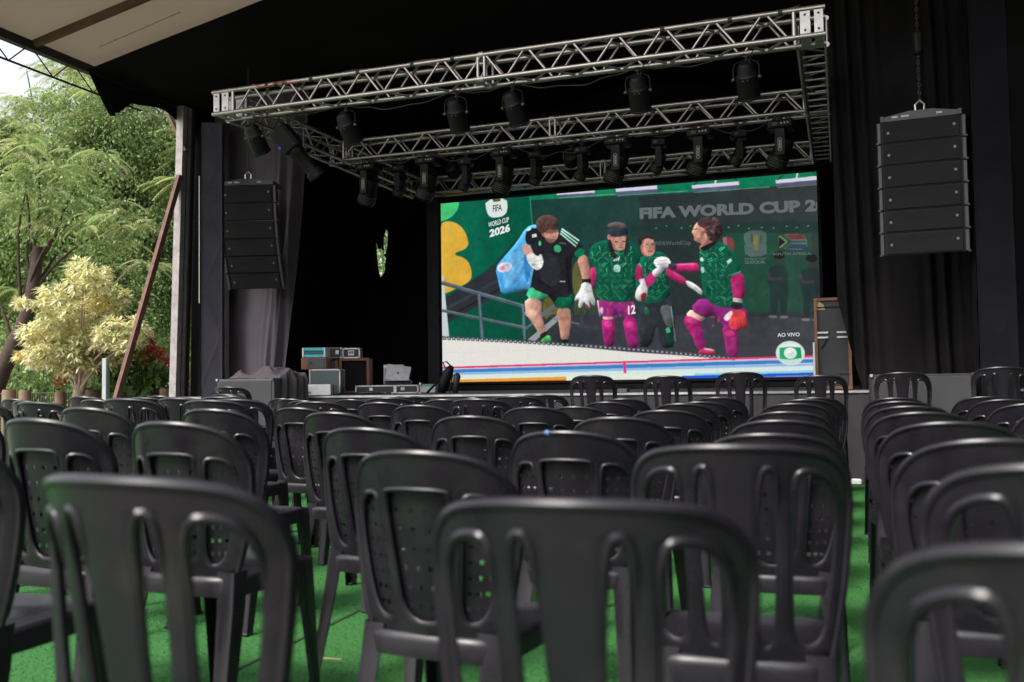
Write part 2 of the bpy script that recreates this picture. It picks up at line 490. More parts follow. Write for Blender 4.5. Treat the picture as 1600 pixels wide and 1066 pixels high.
# ---- roof
EAVE_X, EAVE_Z, SLOPE, RIDGE_X = -8.63, 5.0, 0.19, -3.0
def roof_z(x):
    return EAVE_Z + SLOPE * (x - EAVE_X) if x < RIDGE_X else EAVE_Z + SLOPE * (2 * RIDGE_X - x - EAVE_X)
ROOF_Y0, CLOTH_Y0 = 6.3, 8.84
def build_roof():
    ro = empty('tent_roof', (EAVE_X, 10.0, 0))
    O = Vector((EAVE_X, 10.0, 0))
    def fn(u, v):
        x = EAVE_X - .05 + 11.4 * u; y = ROOF_Y0 + (15.3 - ROOF_Y0) * v
        w = 0.0
        d = abs(((x * .9 + y * .45) % 1.3) - .65)
        w += .010 * math.exp(-((x + 7.6) / .55) ** 2 - ((y - 8.5) / .4) ** 2) * math.sin(34 * (x * .85 + y * .5))
        w += .012 * math.sin(x * 2.1 + y * .7) * math.sin(y * 1.7)
        w += .008 * math.exp(-((x + 8.2) / .5) ** 2 - ((y - 7.2) / .35) ** 2) * math.sin(40 * (x * .9 + y * .4))
        return (x - O.x, y - O.y, roof_z(x) + .03 + w)
    MB().grid(fn, 190, 150).build('tarpaulin', M_TARP, ro, 180)
    def line(pts, r, nm, m, n=8):
        MB().tube([Vector(p) - O for p in pts], r, n).build(nm, m, ro)
    # eave beam with a light open web below it
    MB().box((0, 10.4 - O.y - .6, EAVE_Z - .035), (.09, 9.2 - .0, .10)).build('eave_beam', M_DARKST, ro)
    zl = EAVE_Z - .30
    line([(EAVE_X, 5.4, zl), (EAVE_X, 9.8, zl)], .014, 'bottom_chord', M_DARKST)
    y = 5.6
    while y < 9.6:
        line([(EAVE_X, y, EAVE_Z - .08), (EAVE_X, y + .27, zl)], .008, 'web_bar', M_DARKST, 6)
        line([(EAVE_X, y + .27, zl), (EAVE_X, y + .50, EAVE_Z - .08)], .008, 'web_bar', M_DARKST, 6)
        y += .62
    for yy in (8.05, 6.9):
        p = [(EAVE_X + .04, yy, roof_z(EAVE_X) - .01), (RIDGE_X, yy, roof_z(RIDGE_X) - .01)]
        a, b = Vector(p[0]) - O, Vector(p[1]) - O
        d = (b - a)
        Mx = d.to_track_quat('X', 'Z').to_matrix()
        MB().box((a + b) / 2, (d.length, .055, .08), Mx).build('rafter', M_BROWNST, ro)
    # sewn seam patches on the tarpaulin
    for (x0, x1, yy) in ((-8.2, -7.0, 8.62), (-7.4, -6.1, 8.15)):
        line([(x0, yy, roof_z(x0) + .012), (x1, yy - .04, roof_z(x1) + .012)], .004, 'seam', mat('seam_thread', (.2, .16, .12), .8), 5)
    # uprights of the tent on the visible side
    # left post: channel section leaning a little
    b0 = Vector((-8.66, 10.55, 0)); t0 = Vector((-8.50, 10.55, EAVE_Z - .06))
    Mz = (t0 - b0).to_track_quat('Z', 'Y').to_matrix()
    L = (t0 - b0).length
    mid = (b0 + t0) / 2 - O
    po = MB()
    po.box(mid + Mz @ Vector((-.045, -.02, 0)), (.075, .012, L), Mz)
    po.box(mid + Mz @ Vector((-.088, .03, 0)), (.012, .11, L), Mz)
    po.box(mid + Mz @ Vector((.040, -.02, 0)), (.075, .012, L), Mz)
    post = po.build('post', M_GALV, ro)
    MB().box(mid + Mz @ Vector((0, -.005, 0)), (.012, .05, L), Mz).build('post_web', mat('post_slot', (.02, .015, .014), .8), ro)
    MB().box(mid + Mz @ Vector((.115, .02, 0)), (.07, .13, L), Mz).build('post_liner', mat('post_liner', (.010, .006, .005), .85, var=.4, scale=8), ro)
    for k in range(14):
        c = b0 + (t0 - b0) * (.16 + .06 * k) - O
        MB().lathe([(.010, 0), (.010, .012), (.004, .016)], 8, Matrix.Translation(c + Vector((-.05 if k % 2 else -.02, -.03, 0))) @ Matrix.Rotation(PI / 2, 4, 'X')).build('bolt', M_DARKST, ro)
    # raking brace and short knee brace
    A = at(281, 275, 10.45); B_ = at(183, 620, 9.5)
    B0 = A + (B_ - A) * (A.z / (A.z - B_.z))
    d = B0 - A
    MB().box((A + B0) / 2 - O, (.07, .07, d.length), d.to_track_quat('Z', 'Y').to_matrix()).build('brace', M_RUST, ro)
    A, B_ = at(259, 170, 10.5), at(291, 236, 10.5)
    d = B_ - A
    Mq = d.to_track_quat('Z', 'Y').to_matrix()
    for s in (-.022, .022):
        MB().box((A + B_) / 2 - O + Mq @ Vector((s, 0, 0)), (.022, .04, d.length), Mq).build('knee_brace', M_BROWNST, ro)
    tag(ro, 'beige tarpaulin tent roof with dark eave beam and leaning side post', 'tent roof')
build_roof()

# ------------------------------------------------------------------ drapes
def drape_ceiling():
    def hem(y):
        ys = [8.82, 9.04, 9.3, 9.62, 10.0, 10.6, 10.85, 11.2, 16]
        ds = [.10, .50, .42, .20, .16, .20, .45, .6, .6]
        return float(np.interp(y, ys, ds))
    o = empty('ceiling_cloth', (RIDGE_X, 12, EAVE_Z))
    def fn(u, v):
        y = CLOTH_Y0 + (15.2 - CLOTH_Y0) * v
        x = -8.60 + 11.75 * u
        sag = .05 * math.sin(PI * ((v * 4) % 1)) + .02 * math.sin(x * 3 + y)
        return (x - RIDGE_X, y - 12, roof_z(x) - .06 - sag * min(1, v * 6 + .1) * (1 if u > .02 else .2) - EAVE_Z)
    MB().grid(fn, 110, 80).build('cloth_panel', M_CLOTHB, o, 180)
    def side(u, v):
        y = CLOTH_Y0 + (12.0 - CLOTH_Y0) * u
        d = hem(y)
        x = -8.60 + .05 * v * math.sin(y * 7) + .03 * v
        yy = y + (.12 * v if u < .1 else 0)
        return (x - RIDGE_X, yy - 12, roof_z(-8.6) - .06 - d * v - EAVE_Z)
    MB().grid(side, 90, 8).build('side_hem', M_CLOTHB, o, 180)
    tag(o, 'black cloth lining the roof above the stage with a ragged left hem', 'ceiling cloth')
drape_ceiling()

def curtain(name, p0, p1, z0, z1, m, label, folds=.05, freq=7.0, seed=0, top_tight=True, nu=None, cat='curtain', parent=None, hem=None):
    rr = random.Random(seed)
    ph = [rr.uniform(0, 6.28) for _ in range(4)]
    p0, p1 = Vector(p0), Vector(p1)
    L = (p1 - p0).length
    d = (p1 - p0) / L
    n = Vector((-d.y, d.x))
    nu = nu or int(L * 34)
    def fn(u, v):
        s = u * L
        z = z0 + (z1 - z0) * v
        a = folds * (1 - .6 * v if top_tight else 1)
        w = a * (math.sin(s * freq + ph[0] + .8 * math.sin(s * 1.9 + ph[1])) + .5 * math.sin(s * freq * 2.3 + ph[2] + v * 1.2) + .3 * math.sin(s * freq * .37 + 3 * v + ph[3]))
        if hem: z = max(z, hem(s / L)) if v < .5 else z
        q = p0 + d * s + n * w
        return (q.x - p0.x, q.y - p0.y, z)
    o = MB().grid(fn, nu, 22).build(name, m, parent, 180, loc=(p0.x, p0.y, 0))
    if label: tag(o, label, cat)
    return o
curtain('side_curtain', (-8.45, 15.0), (-8.45, 11.0), 0, 5.05, M_CLOTHB, 'black side curtain closing the left end of the stage', seed=1)
curtain('side_curtain', (3.15, -1.2), (3.15, 15.0), 0, 5.0, M_CLOTHB, 'black side curtain closing the right end of the stage, with an added light-blocking stretch forward', seed=2)  # stretch before the stage is added out of view to darken the right

# back curtain with a torn gap
def back_curtain():
    Y = 14.95
    def P(x, y):
        p = at(x, y, Y); return (p.x, p.z)
    hole1 = [P(*q) for q in ((602, 358), (605.5, 362), (604, 385), (601, 396), (597, 398), (597.5, 372))]
    hole2 = [P(*q) for q in ((586, 378), (588.5, 388), (593, 388), (596, 392), (601, 402), (598, 425), (592, 433), (589, 420), (587, 395))]
    me = fill2d([[(-8.6, -.0), (3.3, 0), (3.3, 6.0), (-8.6, 6.0)], hole1, hole2], .002)
    bm = cutgrid(me, [-8.6 + .12 * i for i in range(1, 99)], [.5 * i for i in range(1, 12)])
    for v in bm.verts:
        x, z, t = v.co
        w = .05 * (math.sin(x * 7 + .8 * math.sin(1.9 * x)) + .5 * math.sin(x * 16 + z * .3))
        v.co = (x, w + t, min(z, roof_z(x) - .02))
    me2 = bpy.data.meshes.new('back_curtain'); bm.to_mesh(me2); bm.free()
    me2.materials.clear(); me2.materials.append(M_CLOTHB)
    smooth_mesh(me2, 60)
    o = link('back_curtain', me2, loc=(0, Y, 0))
    tag(o, 'black back curtain with a small torn gap left of the screen', 'curtain')
    bpy.data.meshes.remove(me)
back_curtain()

def left_wing():
    Y = 10.95
    def xr(z):
        zs = [0, .9, 1.6, 2.4, 3.2, 3.6, 4.0, 5]
        xs = [-7.22, -7.18, -7.08, -6.98, -6.90, -6.86, -6.82, -6.75]
        return float(np.interp(z, zs, xs))
    def fn(u, v):
        z = .25 + 4.9 * v
        x0 = -8.35
        x = x0 + (xr(z) - x0) * u
        g = max(0, (u - .60) / .4)
        w = .015 * math.sin(x * 5 + z * .8) + g * (.085 * math.sin(u * 40 + .9 * math.sin(z * 1.1)) + .04 * math.sin(u * 75 + z))
        w += .03 * math.sin(z * 1.6 + u * 5) * (1 - g)
        w += .012 * math.sin((x * 3 + z * 5)) * (1 - g)
        return (x + 7.6, w - .12 * g, z)
    o = MB().grid(fn, 170, 60).build('wing_curtain', M_CLOTHG, None, 180, loc=(-7.6, Y, 0))
    tag(o, 'faded purple-black wing curtain hanging behind the left speaker array', 'curtain')
    # right wing: hangs with a swag that lifts its lower left corner
    Y2 = 10.55
    def fr(u, v):
        x = -.02 + 3.1 * u
        zb = float(np.interp(x, [-.02, .10, .25, .45, .6, 3.2], [1.9, 1.35, .75, .4, .3, .3]))
        z = zb + (5.4 - zb) * v
        lf = math.exp(-((x - .15) / .22) ** 2)
        w = .02 * math.sin(x * 6 + .7 * z) + .055 * lf * math.sin(x * 42 + 1.1 * z) + .03 * math.sin((x + .35 * z) * 5) + .02 * math.sin((x - .5 * z) * 7)
        rg = math.exp(-((x - 1.02) / .14) ** 2)
        w += .05 * rg * math.sin(x * 45 + z)
        return (x - .5, w, z)
    o = MB().grid(fr, 190, 60).build('wing_curtain', M_CLOTHR, None, 180, loc=(.5, Y2, 0))
    tag(o, 'black wing curtain hanging in soft folds behind the right speaker array', 'curtain')
    # dark cloth of the gap beside the left post
    curtain('gap_curtain', (-8.62, 10.8), (-7.9, 10.72), 0, 4.7, M_CLOTHB, 'narrow black drape between the tent post and the wrapped column', folds=.03, freq=11, seed=5)
left_wing()

def wrapped_column(name, cx, cy, w, h, m, label, rz=0):
    c = empty(name, (cx, cy, 0), rz)
    NZ = 90
    def face(u, v, a, b):
        p = Vector(a) + (Vector(b) - Vector(a)) * u
        z = h * v
        n = Vector((b[1] - a[1], -(b[0] - a[0]))).normalized()
        # the cloth shows the zigzag bracing of the column under it
        k = (z / .55) % 2
        t = k if k < 1 else 2 - k
        dz = abs(u - (.06 + .88 * t))
        r = .007 * math.exp(-(dz / .035) ** 2) + .006 * (math.exp(-(u / .06) ** 2) + math.exp(-((1 - u) / .06) ** 2))
        r += .003 * math.sin(z * 13 + u * 5)
        return (p.x + n.x * r, p.y + n.y * r, z)
    q = [(-w / 2, -w / 2), (w / 2, -w / 2), (w / 2, w / 2), (-w / 2, w / 2)]
    mb = MB()
    for i in range(4):
        a, b = q[i], q[(i + 1) % 4]
        mb.grid(lambda u, v: face(u, v, a, b), 24, NZ)
    mb.build('cloth_wrap', m, c, 60)
    MB().box((0, 0, .015), (w * 1.5, w * 1.5, .03)).build('base_plate', M_DARKST, c)
    tag(c, label, 'column')
    return c
wrapped_column('wrapped_column', -7.20, 9.42, .24, 4.25, M_CLOTHM, 'cloth-wrapped black column between the tent post and the left array', R(32))
wrapped_column('wrapped_column', 1.33, 9.40, .31, 4.9, mat('column_cloth_dark', (0.0085, 0.008, 0.0105), .9, var=.25, scale=2.2, bump=.2, bscale=260, spec=.05), 'cloth-wrapped black column at the right edge beyond the right array')
p0, p1 = at(311.5, 275, 9.2), at(313, 474, 9.2)
tag(MB().tube([(0, 0, p1.z - p0.z), (0.0, 0, 0)], .006, 6).build('white_cord', mat('white_cord', (.55, .55, .52), .6), None, loc=p0), 'thin white cord hanging beside the left wrapped column', 'cord')

# ------------------------------------------------------------------ truss rig
UNIT_CYL = {}
def unitcyl(r, n=8, m=M_ALU):
    k = (r, n, m.name)
    if k not in UNIT_CYL:
        UNIT_CYL[k] = MB().tube([(0, 0, 0), (0, 0, 1)], r, n).mesh('tube', m, 50)
    return UNIT_CYL[k]
def bar(name, a, b, r, parent, m=M_ALU, n=8):
    a, b = Vector(a), Vector(b)
    d = b - a
    o = link(name, unitcyl(r, n, m), parent, a)
    o.rotation_mode = 'QUATERNION'
    o.rotation_quaternion = d.to_track_quat('Z', 'Y')
    o.scale = (1, 1, d.length)
    return o
TZ0, TS = 4.06, 0.243
def truss(name, a, b, label, nv, joints=(), blocks=(False, False), ladder=False):
    """square box truss whose lower front chord runs from a to b (level)"""
    a, b = Vector(a), Vector(b)
    t = empty(name, a)
    d = (b - a); L = d.length; d.normalize()
    side = Vector((-d.y, d.x, 0))
    up = Vector((0, 0, 1))
    ch = [Vector((0, 0, 0)), side * TS, up * TS, side * TS + up * TS]
    s0 = .30 if blocks[0] else 0.0
    s1 = L - .30 if blocks[1] else L
    cuts = [0.0] + list(joints) + [L]
    for c in ch:
        for i in range(len(cuts) - 1):
            bar('chord', c + d * (cuts[i] + .004), c + d * (cuts[i + 1] - .004), .0245, t, n=10)
    seg = (s1 - s0) / nv
    for fi, (c0, c1) in enumerate(((ch[0], ch[2]), (ch[1], ch[3]))):       # upright faces: V pattern
        for k in range(nv):
            m0 = s0 + seg * k
            g = seg * .045
            bar('brace', c0 + d * (m0 + g), c1 + d * (m0 + seg / 2 - g), .0125, t)
            bar('brace', c1 + d * (m0 + seg / 2 + g), c0 + d * (m0 + seg - g), .0125, t)
    for fi, (c0, c1) in enumerate(((ch[0], ch[1]), (ch[2], ch[3]))):       # lower and upper faces
        for k in range(nv):
            m0 = s0 + seg * k
            if ladder and fi == 0:
                bar('rung', c0 + d * (m0 + seg * .1), c1 + d * (m0 + seg * .1), .0125, t)
                bar('rung', c0 + d * (m0 + seg * .6), c1 + d * (m0 + seg * .6), .0125, t)
            else:
                bar('brace', c0 + d * (m0 + seg * .04), c1 + d * (m0 + seg * .48), .0125, t)
                bar('brace', c1 + d * (m0 + seg * .52), c0 + d * (m0 + seg * .96), .0125, t)
    for j in list(joints):
        for e in (-.035, .035):
            for (c0, c1) in ((ch[0], ch[2]), (ch[1], ch[3]), (ch[0], ch[1]), (ch[2], ch[3])):
                bar('frame_bar', c0 + d * (j + e), c1 + d * (j + e), .017, t)
        for c in ch:
            bar('coupler', c + d * (j - .03), c + d * (j + .03), .030, t, M_ALUD, 12)
    Mr = Matrix((d, side, up)).transposed()
    for e, s in ((0, blocks[0]), (1, blocks[1])):
        if not s: 
            for (c0, c1) in ((ch[0], ch[2]), (ch[1], ch[3])):
                bar('frame_bar', c0 + d * (.02 if e == 0 else L - .02), c1 + d * (.02 if e == 0 else L - .02), .017, t)
            continue
        o = 0.06 if e == 0 else L - .06
        sg = 1 if e == 0 else -1
        for q, wd in ((o, .075), (o + sg * .115, .085)):
            for yy in (-.006, TS + .006):
                pl = MB()
                w, h, b_ = wd / 2, TS / 2 + .002, .018
                poly = [(-w, -h + b_), (-w + b_, -h), (w - b_, -h), (w, -h + b_), (w, h - b_), (w - b_, h), (-w + b_, h), (-w, h - b_)]
                pl.prism(poly, -.006, .006)
                oo = pl.build('corner_plate', M_ALUD, t)
                oo.location = d * q + side * yy + up * (TS / 2)
                oo.rotation_euler = Mr.to_euler()
                for hz in (-.07, .07):
                    h_ = MB().lathe([(.011, -.002), (.011, .002)], 10, Matrix.Rotation(PI / 2, 4, 'X')).build('bolt_hole', M_DARKST, oo)
                    h_.location = (0, -.008 if yy < 0 else .008, hz)
            pb = MB().box((0, 0, 0), (wd, TS - .02, .008)).build('corner_plate', M_ALUD, t)
            pb.location = d * q + side * (TS / 2) + up * (-.008); pb.rotation_euler = Mr.to_euler()
        bar('frame_bar', ch[0] + d * (o + sg * .21), ch[2] + d * (o + sg * .21), .02, t)
        bar('frame_bar', ch[1] + d * (o + sg * .21), ch[3] + d * (o + sg * .21), .02, t)
    tag(t, label, 'truss', 'aluminium trusses of the lighting rig')
    return t
XL0, XL1, XR0, XR1 = -6.50, -6.257, -0.283, -0.04
Y1, Y2, Y3 = 8.50, 10.90, 13.35
jx = at(752, 130, Y1).x - XL0
truss('box_truss', (XL0, Y1, TZ0), (XR1, Y1, TZ0), 'front aluminium box truss, lowest and longest in the rig', 13, (jx,), (True, True))
truss('box_truss', (XL1 + .01, Y2, TZ0), (XR0 - .01, Y2, TZ0), 'middle aluminium box truss carrying the row of moving heads', 12, (at(862, 200, Y2).x - XL1,))
truss('box_truss', (XL1 + .01, Y3, TZ0), (XR0 - .01, Y3, TZ0), 'rear aluminium box truss just above the video screen', 12, (at(941, 275, Y3).x - XL1,))
truss('side_truss', (XL1, Y1 + TS + .03, TZ0), (XL1, Y3 + TS, TZ0), 'left side truss joining the front and rear trusses above the dark corner', 10, (2.3,))
truss('side_truss', (XR1, Y1 + TS + .03, TZ0), (XR1, Y3 + TS, TZ0), 'right side truss with ladder rungs beside the right end of the screen', 10, (2.3,), ladder=True)
# ------------------------------------------------------------------ lamps
def yoke_clamp(parent, h=.10):
    mb = MB()
    mb.tube([(0, 0, .0), (0, 0, -h)], .011, 8)
    mb.tube([(-.022, 0, .030), (-.038, 0, 0), (-.022, 0, -.030), (.022, 0, -.030), (.038, 0, 0), (.022, 0, .030)], .008, 6)
    return mb.build('hook_clamp', M_FIXG, parent)
def make_par():
    t = empty('par_can')
    yoke_clamp(t, .09)
    mb = MB()
    mb.tube([(-.118, 0, -.235), (-.118, 0, -.13), (-.10, 0, -.09), (-.04, 0, -.065), (.04, 0, -.065), (.10, 0, -.09), (.118, 0, -.13), (.118, 0, -.235)], .008, 6)
    mb.build('yoke', M_FIX, t)
    Mh = Matrix.Translation((0, .02, -.235)) @ Matrix.Rotation(R(38), 4, 'X') @ Matrix.Scale(.92, 4)
    bd = MB()
    bd.lathe([(.02, .17), (.06, .165), (.085, .13), (.09, .06), (.108, .04), (.110, -.18), (.118, -.185), (.118, -.20), (.105, -.20)], 20, Mh)
    body = bd.build('can', M_FIX, t, 40)
    MB().box(Mh @ Vector((0, -.10, .02)), (.05, .01, .012), Mh.to_3x3()).build('rear_handle', mat('handle_grey', (.25, .25, .25), .5), t)
    MB().lathe([(.10, -.195), (.10, -.188)], 20, Mh).build('lens', M_LEDOFF, t)
    MB().tube(chaikin([(.02, -.06, -.16), (.06, -.10, -.05), (.10, -.06, .03), (.16, -.02, .05), (.20, 0, .04)], 2, False), .006, 5).build('power_lead', M_DARKST, t)
    for s in (-1, 1):
        MB().lathe([(.018, 0), (.018, .02), (.01, .03)], 10, Matrix.Translation((s * .108, 0, -.235)) @ Matrix.Rotation(s * PI / 2, 4, 'Y')).build('knob', M_FIXG, t)
    return t
def make_head(big):
    s = 1.0 if big else .66
    t = empty('moving_head' if big else 'wash_head')
    for x in (-.07 * s, .07 * s) if big else (0,):
        mb = MB(); mb.tube([(x, 0, .0), (x, 0, -.06)], .011, 8)
        mb.tube([(x - .02, 0, .030), (x - .036, 0, 0), (x - .02, 0, -.028), (x + .02, 0, -.028), (x + .036, 0, 0), (x + .02, 0, .030)], .008, 6)
        mb.build('hook_clamp', M_FIXG, t)
    b = MB().box((0, 0, -.11), (.30 * s, .24 * s, .10), bev=.02).build('base', M_FIX, t)
    MB().box((-.055 * s, -.122 * s, -.108), (.06 * s, .006, .035), bev=.002).build('display', M_FIXG, b)
    if big:
        for k in range(3):
            MB().lathe([(.010, 0), (.010, .008)], 8, Matrix.Translation((.02 + .035 * k, -.120, -.108)) @ Matrix.Rotation(PI / 2, 4, 'X')).build('button', mat('button_grey', (.3, .3, .3), .4), b)
    MB().lathe([(.07 * s, 0), (.075 * s, -.03)], 14, Matrix.Translation((0, 0, -.16))).build('pan_collar', M_FIX, t)
    for sy in (-1, 1):
        a = MB()
        a.prism([(-.05 * s, -.17), (.05 * s, -.17), (.058 * s, -.28 - .06 * s), (.045 * s, -.30 - .17 * s), (-.045 * s, -.30 - .17 * s), (-.058 * s, -.28 - .06 * s)], sy * .115 * s - .02, sy * .115 * s + .02)
        arm = a.build('yoke_arm', M_FIX, t)
        if sy < 0 and big:
            # rounded outline with a row of small strokes, as on the arms in the photo
            pts = []
            for k in range(24):
                an = 2 * PI * k / 24
                pts.append((.020 * math.cos(an), -.115 * s - .0215, -.35 + (.055 if math.sin(an) > 0 else -.055) + .02 * math.sin(an)))
            MB().tube(pts, .0022, 4, closed=True).build('badge_ring', mat('badge_white', (.55, .55, .55), .5), arm)
            for k in range(6):
                MB().box((0, -.115 * s - .0215, -.395 + k * .018), (.018, .003, .009)).build('badge_mark', MATS['badge_white'], arm)
    MB().box((0, 0, -.19), (.10 * s, .25 * s, .05), bev=.01).build('yoke_bridge', M_FIX, t)
    Mh = Matrix.Translation((0, 0, -.22 - .17 * s)) @ Matrix.Rotation(R(30), 4, 'Y') @ Matrix.Rotation(R(18), 4, 'X')
    hd = MB().lathe([(.03 * s, .15 * s), (.085 * s, .135 * s), (.100 * s, .06 * s), (.100 * s, -.04 * s), (.115 * s, -.06 * s), (.118 * s, -.20 * s), (.105 * s, -.225 * s), (.10 * s, -.22 * s)], 18, Mh).build('head', M_FIX, t, 40)
    for k in range(4):
        MB().lathe([(.1185 * s, -.085 * s - .028 * s * k), (.1225 * s, -.090 * s - .028 * s * k), (.1225 * s, -.098 * s - .028 * s * k), (.1185 * s, -.103 * s - .028 * s * k)], 18, Mh, cap=False).build('cooling_fin', M_FIXG, hd)
    MB().lathe([(.095 * s, -.222 * s), (.095 * s, -.215 * s)], 18, Mh).build('lens', M_LEDOFF, t)
    return t
def make_ledpar():
    t = empty('led_par')
    yoke_clamp(t, .07)
    MB().tube([(-.10, 0, -.20), (-.10, 0, -.11), (-.05, 0, -.07), (.05, 0, -.07), (.10, 0, -.11), (.10, 0, -.20)], .007, 6).build('yoke', M_FIXG, t)
    Mh = Matrix.Translation((0, 0, -.20)) @ Matrix.Rotation(R(62), 4, 'X')
    MB().lathe([(.05, .10), (.085, .08), (.095, 0), (.10, -.02), (.10, -.055), (.092, -.055)], 18, Mh).build('can', M_FIX, t, 40)
    for rr_, n in ((.0, 1), (.032, 6), (.066, 12)):
        for k in range(n):
            a = 2 * PI * k / max(1, n)
            MB().lathe([(.009, -.062), (.009, -.052)], 8, Mh @ Matrix.Translation((rr_ * math.cos(a), rr_ * math.sin(a), 0))).build('led_lens', M_LEDOFF, t)
    return t
def make_profile():
    t = empty('profile_spot')
    yoke_clamp(t, .10)
    MB().tube([(-.14, 0, -.36), (-.14, 0, -.18), (-.10, 0, -.10), (.10, 0, -.10), (.14, 0, -.18), (.14, 0, -.36)], .010, 6).build('yoke', M_FIXG, t)
    Mh = Matrix.Translation((0, 0, -.34)) @ Matrix.Rotation(R(-34), 4, 'Y') @ Matrix.Rotation(R(22), 4, 'X')
    MB().box(Mh @ Vector((0, 0, .10)), (.22, .20, .30), Mh.to_3x3(), bev=.03).build('lamp_house', M_FIX, t)
    MB().lathe([(.085, -.02), (.09, -.10), (.075, -.12), (.078, -.34), (.098, -.36), (.098, -.42), (.085, -.42)], 18, Mh).build('lens_tube', M_FIX, t, 40)
    MB().lathe([(.085, -.415), (.085, -.405)], 18, Mh).build('lens', M_LEDOFF, t)
    MB().box(Mh @ Vector((-.09, -.105, .06)), (.03, .02, .03), Mh.to_3x3()).build('blue_connector', mat('blue_connector', (.03, .06, .35), .4), t)
    return t
def place_all(proto_fn, spots, group, cat, label_fn):
    pr = proto_fn()
    for i, (p, rz) in enumerate(spots):
        o = pr if i == 0 else copy_tree(pr)
        o.location = p
        o.rotation_euler = (0, 0, R(rz))
        tag(o, label_fn(i), cat, group)
ZL = TZ0 - .03
pars = [397, 541, 712, 801, 997, 1167]
names = ['leftmost on the front truss above the left array', 'second from the left on the front truss', 'third from the left on the front truss', 'fourth from the left on the front truss', 'fifth from the left on the front truss', 'rightmost on the front truss']
place_all(make_par, [(Vector((at(x, 150, Y1 + TS).x, Y1 + TS, ZL + .03)), random.uniform(-14, 14)) for x in pars], 'par cans on the front truss', 'stage light', lambda i: 'black par can with yoke, ' + names[i])
big = [575, 668, 787, 965, 1095, 1222]
small = [625, 728, 838, 910, 1030, 1155]
place_all(lambda: make_head(True), [(Vector((at(x, 240, Y2).x, Y2 + .02, ZL)), random.uniform(-8, 8)) for x in big], 'large moving heads', 'stage light', lambda i: 'large black moving head with white arm badge, %s from left on middle truss' % ORD[i + 1])
place_all(lambda: make_head(False), [(Vector((at(x, 240, Y2 + TS).x, Y2 + TS, ZL)), random.uniform(-12, 12)) for x in small], 'small wash heads', 'stage light', lambda i: 'small plain black moving head, %s small one from left on middle truss' % ORD[i + 1])
place_all(make_ledpar, [(Vector((at(x, 260, Y2 + TS + .02).x, Y2 + TS + .02, ZL)), rz) for x, rz in ((893, 8), (708, -10))], 'led pars', 'stage light', lambda i: ['led par can with dotted lens near the middle of the rig', 'led par can with dotted lens left of the rig middle'][i])
pr = make_profile(); pr.location = (at(452, 165, Y1 + TS).x, Y1 + TS + .06, ZL)
tag(pr, 'long black profile spotlight angled down beside the leftmost par can', 'stage light')
# cable bundles tied along the front truss
def cable(name, pts, r, m, label):
    p0 = Vector(pts[0])
    pp = chaikin([tuple(Vector(p) - p0) for p in pts], 2, False)
    o = MB().tube(pp, r, 6).build(name, m, None, 180, loc=p0)
    tag(o, label, 'cable')
cable('cable', [(XL0 + .5 + .25 * k, Y1 + .05 + .03 * math.sin(k * 2.1), TZ0 + TS + .034 + .012 * math.sin(k * 1.7)) for k in range(24)], .009, M_DARKST, 'black power cable tied along the top of the front truss')
cable('cable', [(XL1 + .3 + .25 * k, Y2 + TS - .03 + .03 * math.sin(k * 1.3), TZ0 + TS + .034 + .012 * math.sin(k * 2.3)) for k in range(22)], .009, M_DARKST, 'black power cable tied along the top of the middle truss')
cable('cable', [(XL0 + .55 + .1 * k, Y1 - .032, TZ0 + TS + .02 - .05 * abs(math.sin(k * .9))) for k in range(7)], .006, mat('red_cable', (.35, .05, .02), .5), 'short red-brown cable looped over the left end of the front truss')
def sag(x0, x1, Y, z, d, lab):
    A = at(x0, 200, Y).x; B_ = at(x1, 200, Y).x
    cable('cable', [(A + (B_ - A) * i / 8, Y - .03 + .02 * math.sin(i * 1.9), z - d * 4 * (i / 8) * (1 - i / 8) * (1 + .25 * math.sin(i * 2.3 + x0))) for i in range(9)], .0065, M_DARKST, lab)
for k in range(5):
    sag(big[k], big[k + 1], Y2 - .02, TZ0 - .03, .10 + .05 * (k % 3), 'black cable sagging below the middle truss, %s loop from left' % ORD[k + 1])
for k in range(5):
    sag(pars[k], pars[k + 1], Y1 + TS - .03, TZ0 - .02, .05 + .05 * (k % 2), 'black cable sagging below the front truss, %s loop from left' % ORD[k + 1])
for k, x in enumerate((418, 432, 445, 487, 560, 645, 708, 1037, 1143, 1222)):
    X = at(x, 120, Y1).x
    o = MB().lathe([(.029, -.02), (.029, .02)], 12, Matrix.Rotation(PI / 2, 4, 'Y')).build('cable_tie', M_DARKST, None, loc=(X, Y1, TZ0 + TS))
    tag(o, 'black tape band around the top chord of the front truss, %s from left' % ORD[k + 1], 'tape band', 'tape bands on the front truss')

